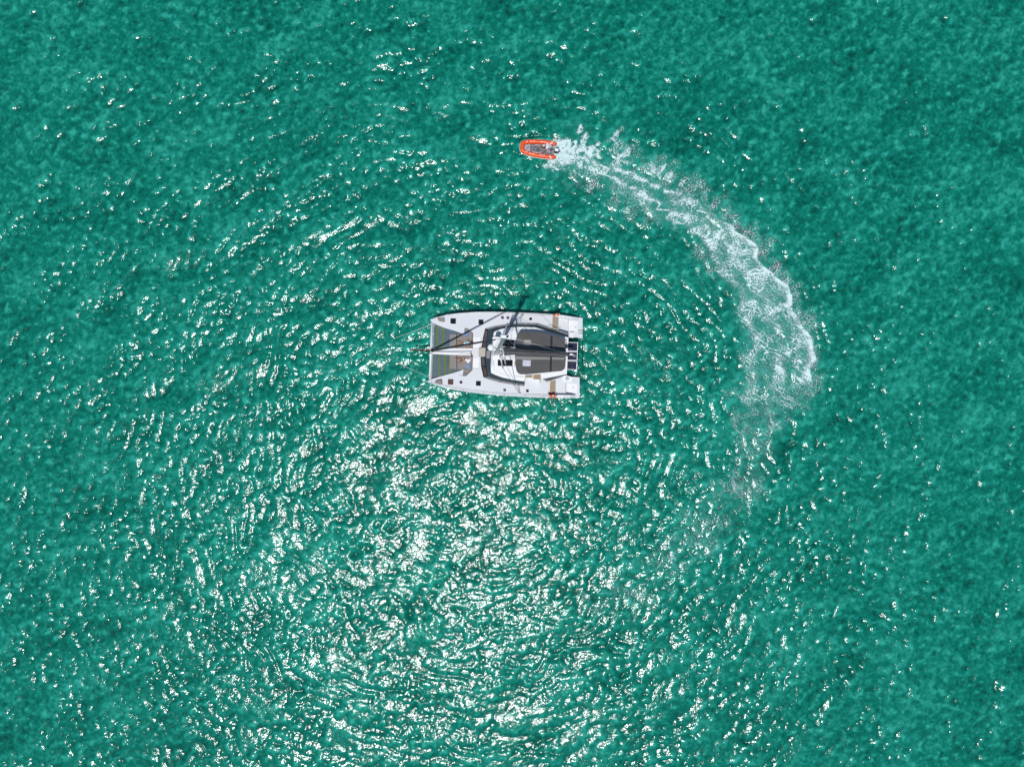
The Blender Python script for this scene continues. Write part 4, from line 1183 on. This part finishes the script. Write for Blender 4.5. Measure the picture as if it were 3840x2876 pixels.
def person(J, label, skin, up, top_mat, bottom_mat, hair, cap=None, woman=False, sleeves=True):
    """J: joints in world space - head, neck, chest, waist, pelvis, and for L and R shoulder elbow wrist hip knee ankle toe"""
    V = {}; E = []
    s = 0.92 if woman else 1.0
    up = Vector(up)
    hd = (J['head'] - J['neck']).normalized()
    V['pelvis'] = (J['pelvis'], 0.115 * s); V['waist'] = (J['waist'], 0.095 * s); V['chest'] = (J['chest'], 0.110 * s)
    V['neck'] = (J['neck'], 0.055 * s); V['jaw'] = (J['head'] - hd * 0.045, 0.072); V['head'] = (J['head'] + hd * 0.03, 0.088); V['crown'] = (J['head'] + hd * 0.095, 0.062)
    E += [('pelvis', 'waist'), ('waist', 'chest'), ('chest', 'neck'), ('neck', 'jaw'), ('jaw', 'head'), ('head', 'crown')]
    f = up.normalized()
    V['nose'] = (J['head'] + f * 0.105 - hd * 0.01, 0.014); E.append(('head', 'nose'))
    side = hd.cross(f).normalized()
    for q, sg in (('L', 1), ('R', -1)):
        V['sh' + q] = (J['shoulder' + q], 0.056 * s); V['el' + q] = (J['elbow' + q], 0.041 * s); V['wr' + q] = (J['wrist' + q], 0.029 * s)
        E += [('chest', 'sh' + q), ('sh' + q, 'el' + q), ('el' + q, 'wr' + q)]
        d = (J['wrist' + q] - J['elbow' + q]).normalized()
        sd = d.cross(f)
        sd = sd.normalized() if sd.length > 1e-3 else side
        palm = J['wrist' + q] + d * 0.075
        V['pa' + q] = (palm, 0.034); E.append(('wr' + q, 'pa' + q))
        for k, (o_, ln) in enumerate(((-0.033, 0.06), (-0.012, 0.078), (0.011, 0.074), (0.032, 0.058))):
            a = palm + d * 0.035 + sd * o_; b = a + d * ln * 0.55 - f * 0.004; c = b + d * ln * 0.4 - f * 0.02
            V[f'f{q}{k}a'] = (a, 0.0105); V[f'f{q}{k}b'] = (b, 0.0092); V[f'f{q}{k}c'] = (c, 0.0078)
            E += [('pa' + q, f'f{q}{k}a'), (f'f{q}{k}a', f'f{q}{k}b'), (f'f{q}{k}b', f'f{q}{k}c')]
        tb = J['wrist' + q] + d * 0.045 + sd * 0.045 * sg; tc_ = tb + d * 0.045 + sd * 0.02 * sg
        V['t' + q + 'b'] = (tb, 0.012); V['t' + q + 'c'] = (tc_, 0.009); E += [('pa' + q, 't' + q + 'b'), ('t' + q + 'b', 't' + q + 'c')]
        V['hi' + q] = (J['hip' + q], 0.088 * s); V['kn' + q] = (J['knee' + q], 0.058 * s); V['ca' + q] = (J['knee' + q].lerp(J['ankle' + q], 0.3), 0.058 * s)
        V['an' + q] = (J['ankle' + q], 0.037 * s); V['ba' + q] = (J['ankle' + q].lerp(J['toe' + q], 0.7), 0.036); V['to' + q] = (J['toe' + q], 0.024)
        E += [('pelvis', 'hi' + q), ('hi' + q, 'kn' + q), ('kn' + q, 'ca' + q), ('ca' + q, 'an' + q), ('an' + q, 'ba' + q), ('ba' + q, 'to' + q)]
    body = skin_object('person', V, E, 'pelvis', skin, None, J['pelvis'])
    tag(body, label, 'person')
    # eyes, mouth
    bm = new()
    bm.free()
    for sg in (1, -1):
        bm = new(); add_lathe(bm, J['head'] + hd * 0.03 + f * 0.083 + side * 0.032 * sg, [(0.004, -0.006), (0.012, 0), (0.004, 0.006)], 8)
        obj('eye', bm, M_BLACK, body)
    bm = new(); add_tube(bm, [J['head'] - hd * 0.05 + f * 0.078 + side * x for x in (-0.025, 0, 0.025)], 0.006, 5); obj('mouth', bm, M_REDTAPE, body)
    # clothing
    T = {'pelvis': (J['pelvis'].lerp(J['waist'], 0.3), 0.15 * s), 'waist': (J['waist'], 0.165 * s), 'chest': (J['chest'], 0.205 * s), 'col': (J['chest'].lerp(J['neck'], 0.7), 0.12 * s)}
    TE = [('pelvis', 'waist'), ('waist', 'chest'), ('chest', 'col')]
    for q in 'LR':
        T['s' + q] = (J['shoulder' + q], 0.115 * s); TE.append(('chest', 's' + q))
        if sleeves:
            T['e' + q] = (J['shoulder' + q].lerp(J['elbow' + q], 0.62), 0.078 * s); TE.append(('s' + q, 'e' + q))
    skin_object('shirt' if sleeves else 'top', T, TE, 'waist', top_mat, body, None, 2)
    fr = 0.28 if woman else 0.6
    way = [J['hipL'].lerp(J['kneeL'], fr), J['hipL'].lerp(J['kneeL'], 0.1), J['pelvis'], J['hipR'].lerp(J['kneeR'], 0.1), J['hipR'].lerp(J['kneeR'], fr)]
    sp = resample([tuple(q) for q in way], 17)
    rs = np.interp(np.linspace(0, 1, 17), [0, 0.3, 0.5, 0.7, 1], [0.085 * s, 0.115 * s, 0.135 * s, 0.115 * s, 0.085 * s])
    tube('shorts', [Vector(q) for q in sp], [float(r) for r in rs], bottom_mat, body, 12)
    hb = J['head'] + hd * 0.055 - f * 0.03
    if hair:
        HV = {'a': (hb, 0.098), 'b': (J['head'] + hd * 0.115 - f * 0.01, 0.06), 'c': (J['head'] - hd * 0.05 - f * 0.075, 0.05)}
        skin_object('hair', HV, [('a', 'b'), ('a', 'c')], 'a', hair, body)
    if cap:
        CV = {'a': (J['head'] + hd * 0.045 - f * 0.0, 0.106), 'b': (J['head'] + hd * 0.12, 0.07)}
        cp_ = skin_object('cap', CV, [('a', 'b')], 'a', cap, body)
        bm = new(); p0 = J['head'] + hd * 0.05 + f * 0.10
        vs = [bm.verts.new(p0 + side * x + f * y + hd * z) for x, y, z in ((-0.08, -0.02, 0), (0.08, -0.02, 0), (0.06, 0.07, -0.01), (-0.06, 0.07, -0.01))]
        vt_ = [bm.verts.new(v.co + hd * 0.012) for v in vs]
        bm.faces.new(vs); bm.faces.new(list(reversed(vt_)))
        for i in range(4): bm.faces.new((vs[i], vs[(i + 1) % 4], vt_[(i + 1) % 4], vt_[i]))
        obj('cap_brim', bm, cap, body)
    return body

zt = ZN + 0.11
J = dict(head=B(690, 550, zt + .16), neck=B(674, 554, zt + .13), chest=B(658, 559, zt + .13), waist=B(640, 564, zt + .12), pelvis=B(622, 569, zt + .12),
         shoulderL=B(664, 540, zt + .13), elbowL=B(640, 514, zt + .20), wristL=B(668, 530, zt + .13),
         shoulderR=B(668, 578, zt + .12), elbowR=B(682, 604, zt + .06), wristR=B(650, 608, zt + .05),
         hipL=B(614, 558, zt + .11), kneeL=B(566, 545, zt + .12), ankleL=B(530, 534, zt + .06), toeL=B(520, 531, zt + .16),
         hipR=B(614, 580, zt + .11), kneeR=B(556, 582, zt + .12), ankleR=B(502, 584, zt + .06), toeR=B(492, 584, zt + .16))
person(J, 'tanned woman with dark hair lying on her back in pale blue top and white shorts', M_SKIN, (0, 0, 1), M_CLOTH_B, M_CLOTH_W, M_HAIR, None, True, False)
J = dict(head=B(684, 752, zt + .30), neck=B(674, 766, zt + .24), chest=B(664, 780, zt + .20), waist=B(645, 778, zt + .16), pelvis=B(626, 770, zt + .12),
         shoulderL=B(682, 764, zt + .24), elbowL=B(702, 724, zt + .26), wristL=B(691, 694, zt + .14),
         shoulderR=B(652, 802, zt + .20), elbowR=B(636, 795, zt + .26), wristR=B(620, 772, zt + .25),
         hipL=B(617, 760, zt + .10), kneeL=B(560, 752, zt + .13), ankleL=B(506, 748, zt + .06), toeL=B(494, 741, zt + .14),
         hipR=B(617, 780, zt + .10), kneeR=B(568, 780, zt + .30), ankleR=B(548, 798, zt + .06), toeR=B(530, 797, zt + .04))
person(J, 'man in white shirt and cap reclining, one arm stretched over the centre beam', M_SKIN2, (-0.5, 0, 0.87), M_CLOTH_W, M_CLOTH_S, None, M_CLOTH_W)
for o in list(bpy.data.objects):
    if o.name.startswith('person') and o.get('label', '').startswith('tanned woman'): WOMAN = o

# ------------------------------------------------------------------ the orange dinghy
din = thing('inflatable_dinghy', D(700, 490, 0.0), 'orange inflatable dinghy speeding left with a foaming wake', 'dinghy')
path = [(1165, 345), (1050, 335), (900, 313), (700, 297), (500, 293), (370, 304), (305, 322), (272, 355), (262, 425), (265, 498), (296, 540), (370, 578), (500, 617), (700, 655), (900, 681), (1050, 691), (1145, 690)]
def zt_(x): return 0.36 + 0.16 * max(0, (600 - x) / 340) ** 1.3
pts3 = [D(x, y, zt_(x)) for x, y in path]
# smooth the path
fine = resample([tuple(p) for p in pts3], 128)
rad = [0.19] * 128
for i_, r_ in enumerate((0.02, 0.09, 0.125, 0.15, 0.17, 0.18, 0.187)): rad[i_] = r_; rad[-1 - i_] = r_
tb = new(); add_tube(tb, [Vector(p) for p in fine], rad, 28)
tube_o = obj('tube', tb, M_ORANGE, din, smooth=True)
# rubbing strake outside the tube
cen = D(700, 490, 0)
outp = []
for i in range(6, 122):
    p = Vector(fine[i]); t = (Vector(fine[i + 1]) - Vector(fine[i - 1])).normalized(); n_ = t.cross(Vector((0, 0, 1))).normalized()
    if (p + n_ - cen).length < (p - n_ - cen).length: n_ = -n_
    outp.append(p + n_ * 0.185 - Vector((0, 0, 0.02)))
sub(tube('rubbing_strake', outp, 0.035, M_CLOTH_W, din, 6), tube_o)
def mark(x, y, l, w, rot, m, name='marking'):
    p = D(x, y, 0.54)
    i = int(np.argmin(np.hypot(fine[:, 0] - p.x, fine[:, 1] - p.y)))
    c = Vector(fine[i]); dd = math.hypot(p.x - c.x, p.y - c.y); z = c.z + math.sqrt(max(0.0, 0.19 ** 2 - dd ** 2))
    p = D(x, y, z)
    t = (Vector(fine[min(127, i + 1)]) - Vector(fine[max(0, i - 1)])).normalized()
    # lay the patch on the tube surface
    nrm = (p - c).normalized(); s_ = nrm.cross(t).normalized(); t = s_.cross(nrm)
    t2 = t * math.cos(rot) + s_ * math.sin(rot); s2 = nrm.cross(t2)
    bm = new()
    N1 = 10
    rows = []
    for a in range(N1 + 1):
        row = []
        for b in (-1, 1):
            q = p + t2 * ((a / N1 - 0.5) * l) + s2 * (b * w / 2)
            j = int(np.argmin(((fine - np.array(q)) ** 2).sum(1))); cc = Vector(fine[j])
            tt = (Vector(fine[min(127, j + 1)]) - Vector(fine[max(0, j - 1)])).normalized()
            cc = cc + tt * (q - cc).dot(tt); r_ = q - cc
            row.append(cc + r_.normalized() * 0.196)
        rows.append([bm.verts.new(v) for v in row])
    for a, b in zip(rows[:-1], rows[1:]): bm.faces.new((a[0], a[1], b[1], b[0]))
    sub(obj(name, bm, m, din), tube_o)
for x, y in ((390, 286), (492, 279), (575, 281), (376, 553), (474, 592), (550, 611)): mark(x, y, 0.16, 0.045, 0, M_CLOTH_W)
for x, y in ((770, 298), (845, 305), (745, 632), (828, 641)): mark(x, y, 0.16, 0.045, 0, M_CLOTH_W)
for x, y in ((806, 288), (785, 648)): mark(x, y, 0.13, 0.10, 0, mat('faded_print', (0.55, 0.22, 0.20), 0.6))
mark(1030, 315, 0.40, 0.075, 1.1, M_CLOTH_W, 'stripe'); mark(995, 695, 0.40, 0.075, -1.1 + math.pi, M_CLOTH_W, 'stripe')
mark(1060, 318, 0.36, 0.03, 1.1, M_GREY, 'stripe'); mark(1030, 700, 0.36, 0.03, -1.1 + math.pi, M_GREY, 'stripe')
# hull, floor, locker, transom
bm = new(); rings = []
for x, y0, y1, zk in ((300, 400, 480, 0.25), (420, 350, 560, 0.02), (600, 330, 610, -0.15), (850, 345, 640, -0.2), (1075, 375, 650, -0.2)):
    a, b = D(x, y0, 0.26), D(x, y1, 0.26); c = (a + b) / 2; c.z = zk
    rings.append([bm.verts.new(a), bm.verts.new(b), bm.verts.new(c)])
for a, b in zip(rings[:-1], rings[1:]):
    for k in range(3): bm.faces.new((a[k], a[(k + 1) % 3], b[(k + 1) % 3], b[k]))
bm.faces.new(rings[0]); bm.faces.new(list(reversed(rings[-1])))
obj('hull', bm, M_GREY, din)
prism('floor', [D(x, y, 0.285) for x, y in ((470, 350), (1075, 372), (1060, 640), (470, 572))], 0.265, M_FLOOR, din)
for y0, y1 in ((392, 402), (462, 470), (536, 544)):
    prism('floor_seam', [D(x, y, 0.292) for x, y in ((500, y0), (1060, y0 + 30), (1058, y1 + 30), (500, y1))], 0.28, M_GREY, din)
prism('bow_locker', [D(x, y, 0.46) for x, y in ((328, 400), (348, 376), (478, 356), (474, 548), (376, 524), (330, 474))], 0.27, M_GREY, din, 0.015)
prism('locker_latch', [D(x, y, 0.475) for x, y in ((388, 458), (432, 410), (440, 424), (396, 474))], 0.455, M_BLACK, din)
prism('locker_edge', [D(x, y, 0.47) for x, y in ((478, 358), (486, 358), (482, 546), (474, 546))], 0.28, M_BLACK, din)
box('transom', D(1072, 500, 0.36), (0.06, 0.86, 0.42), M_GREY, din, -0.05, 0.01)
tube('transom_rail', [D(1075, 380, 0.62), D(1068, 500, 0.64), D(1058, 622, 0.62)], 0.022, M_STEEL, din, 6)
tube('grab_line', [D(x, y, 0.50) for x, y in ((585, 372), (660, 376), (745, 384))], 0.022, M_ROPE, din, 6)
tube('grab_line', [D(x, y, 0.46) for x, y in ((540, 560), (640, 578), (760, 582))], 0.022, M_ROPE, din, 6)
# outboard motor
om = prism('outboard_motor', [D(x, y, 0.86) for x, y in ((1092, 490), (1110, 462), (1180, 462), (1216, 490), (1218, 530), (1190, 560), (1120, 556), (1094, 530))], 0.50, M_OUTB, din, 0.05)
sub(prism('cowl_top', [D(x, y, 0.90) for x, y in ((1108, 490), (1124, 476), (1180, 478), (1204, 496), (1204, 522), (1180, 536), (1122, 528))], 0.84, M_CLOTH_W, din, 0.03), om)
sub(prism('motor_leg', [D(x, y, 0.55) for x, y in ((1110, 492), (1170, 496), (1170, 524), (1110, 522))], -0.55, M_OUTB, din), om)
bm = new(); pc = D(1190, 508, -0.45); add_lathe(bm, pc, [(0.03, -0.05), (0.05, 0.0), (0.03, 0.05)], 10)
for k in range(3):
    a = k * 2.094; add_box(bm, pc + Vector((0.02, math.cos(a) * 0.10, math.sin(a) * 0.10)), (0.02, 0.12 if k == 0 else 0.08, 0.08), 0.3)
sub(obj('propeller', bm, M_ALU, din), om)
sub(tube('tiller', [D(1098, 508, 0.70), D(1040, 498, 0.74), D(985, 490, 0.74)], 0.025, M_BLACK, din, 7), om)
# fuel tank and loose rope
bm = new(); add_box(bm, D(936, 548, 0.41), (0.32, 0.26, 0.24), -0.06, 0.03)
ft = thing('fuel_tank', D(936, 548, 0.292), 'pale grey portable fuel tank on the dinghy floor beside the motor', 'fuel tank')
obj('tank', bm, M_GREY, ft)
bm = new(); add_lathe(bm, D(948, 540, 0.53), [(0.04, 0), (0.04, 0.03), (0.02, 0.035)], 10); obj('filler_cap', bm, M_BLACK, ft)
tube('tank_handle', [D(905, 560, 0.53), D(925, 562, 0.56), D(945, 562, 0.53)], 0.012, M_BLACK, ft, 6)
rr = random.Random(5); pts = []
for i in range(46):
    t = i / 45
    a = t * 18; r_ = 20 + 40 * math.sin(t * 5) ** 2
    pts.append(D(560 + 190 * t + r_ * math.cos(a) * 0.8, 470 + 40 * t + r_ * math.sin(a), 0.315 + 0.004 * (i % 3)))
tag(tube('rope_coil', [Vector(p) for p in resample([tuple(q) for q in pts], 140)], 0.014, M_BLACK, None, 5), 'dark rope lying in loose loops on the dinghy floor', 'rope')
# its driver
J = dict(head=D(850, 391, 1.36), neck=D(872, 396, 1.19), chest=D(918, 402, 1.05), waist=D(955, 408, 0.82), pelvis=D(985, 412, 0.66),
         shoulderL=D(905, 452, 1.08), elbowL=D(878, 520, 0.86), wristL=D(815, 562, 0.64),
         shoulderR=D(905, 356, 1.08), elbowR=D(850, 372, 0.88), wristR=D(790, 392, 0.72),
         hipL=D(968, 436, 0.62), kneeL=D(858, 452, 0.70), ankleL=D(812, 450, 0.36), toeL=D(760, 446, 0.325),
         hipR=D(968, 396, 0.62), kneeR=D(850, 424, 0.70), ankleR=D(806, 424, 0.36), toeR=D(752, 420, 0.325))
person(J, 'man in white shirt and white cap sitting on the dinghy tube, leaning forward and steering', M_SKIN2, (-1.0, 0, -0.2), M_CLOTH_W, M_CLOTH_W, None, M_CLOTH_W)
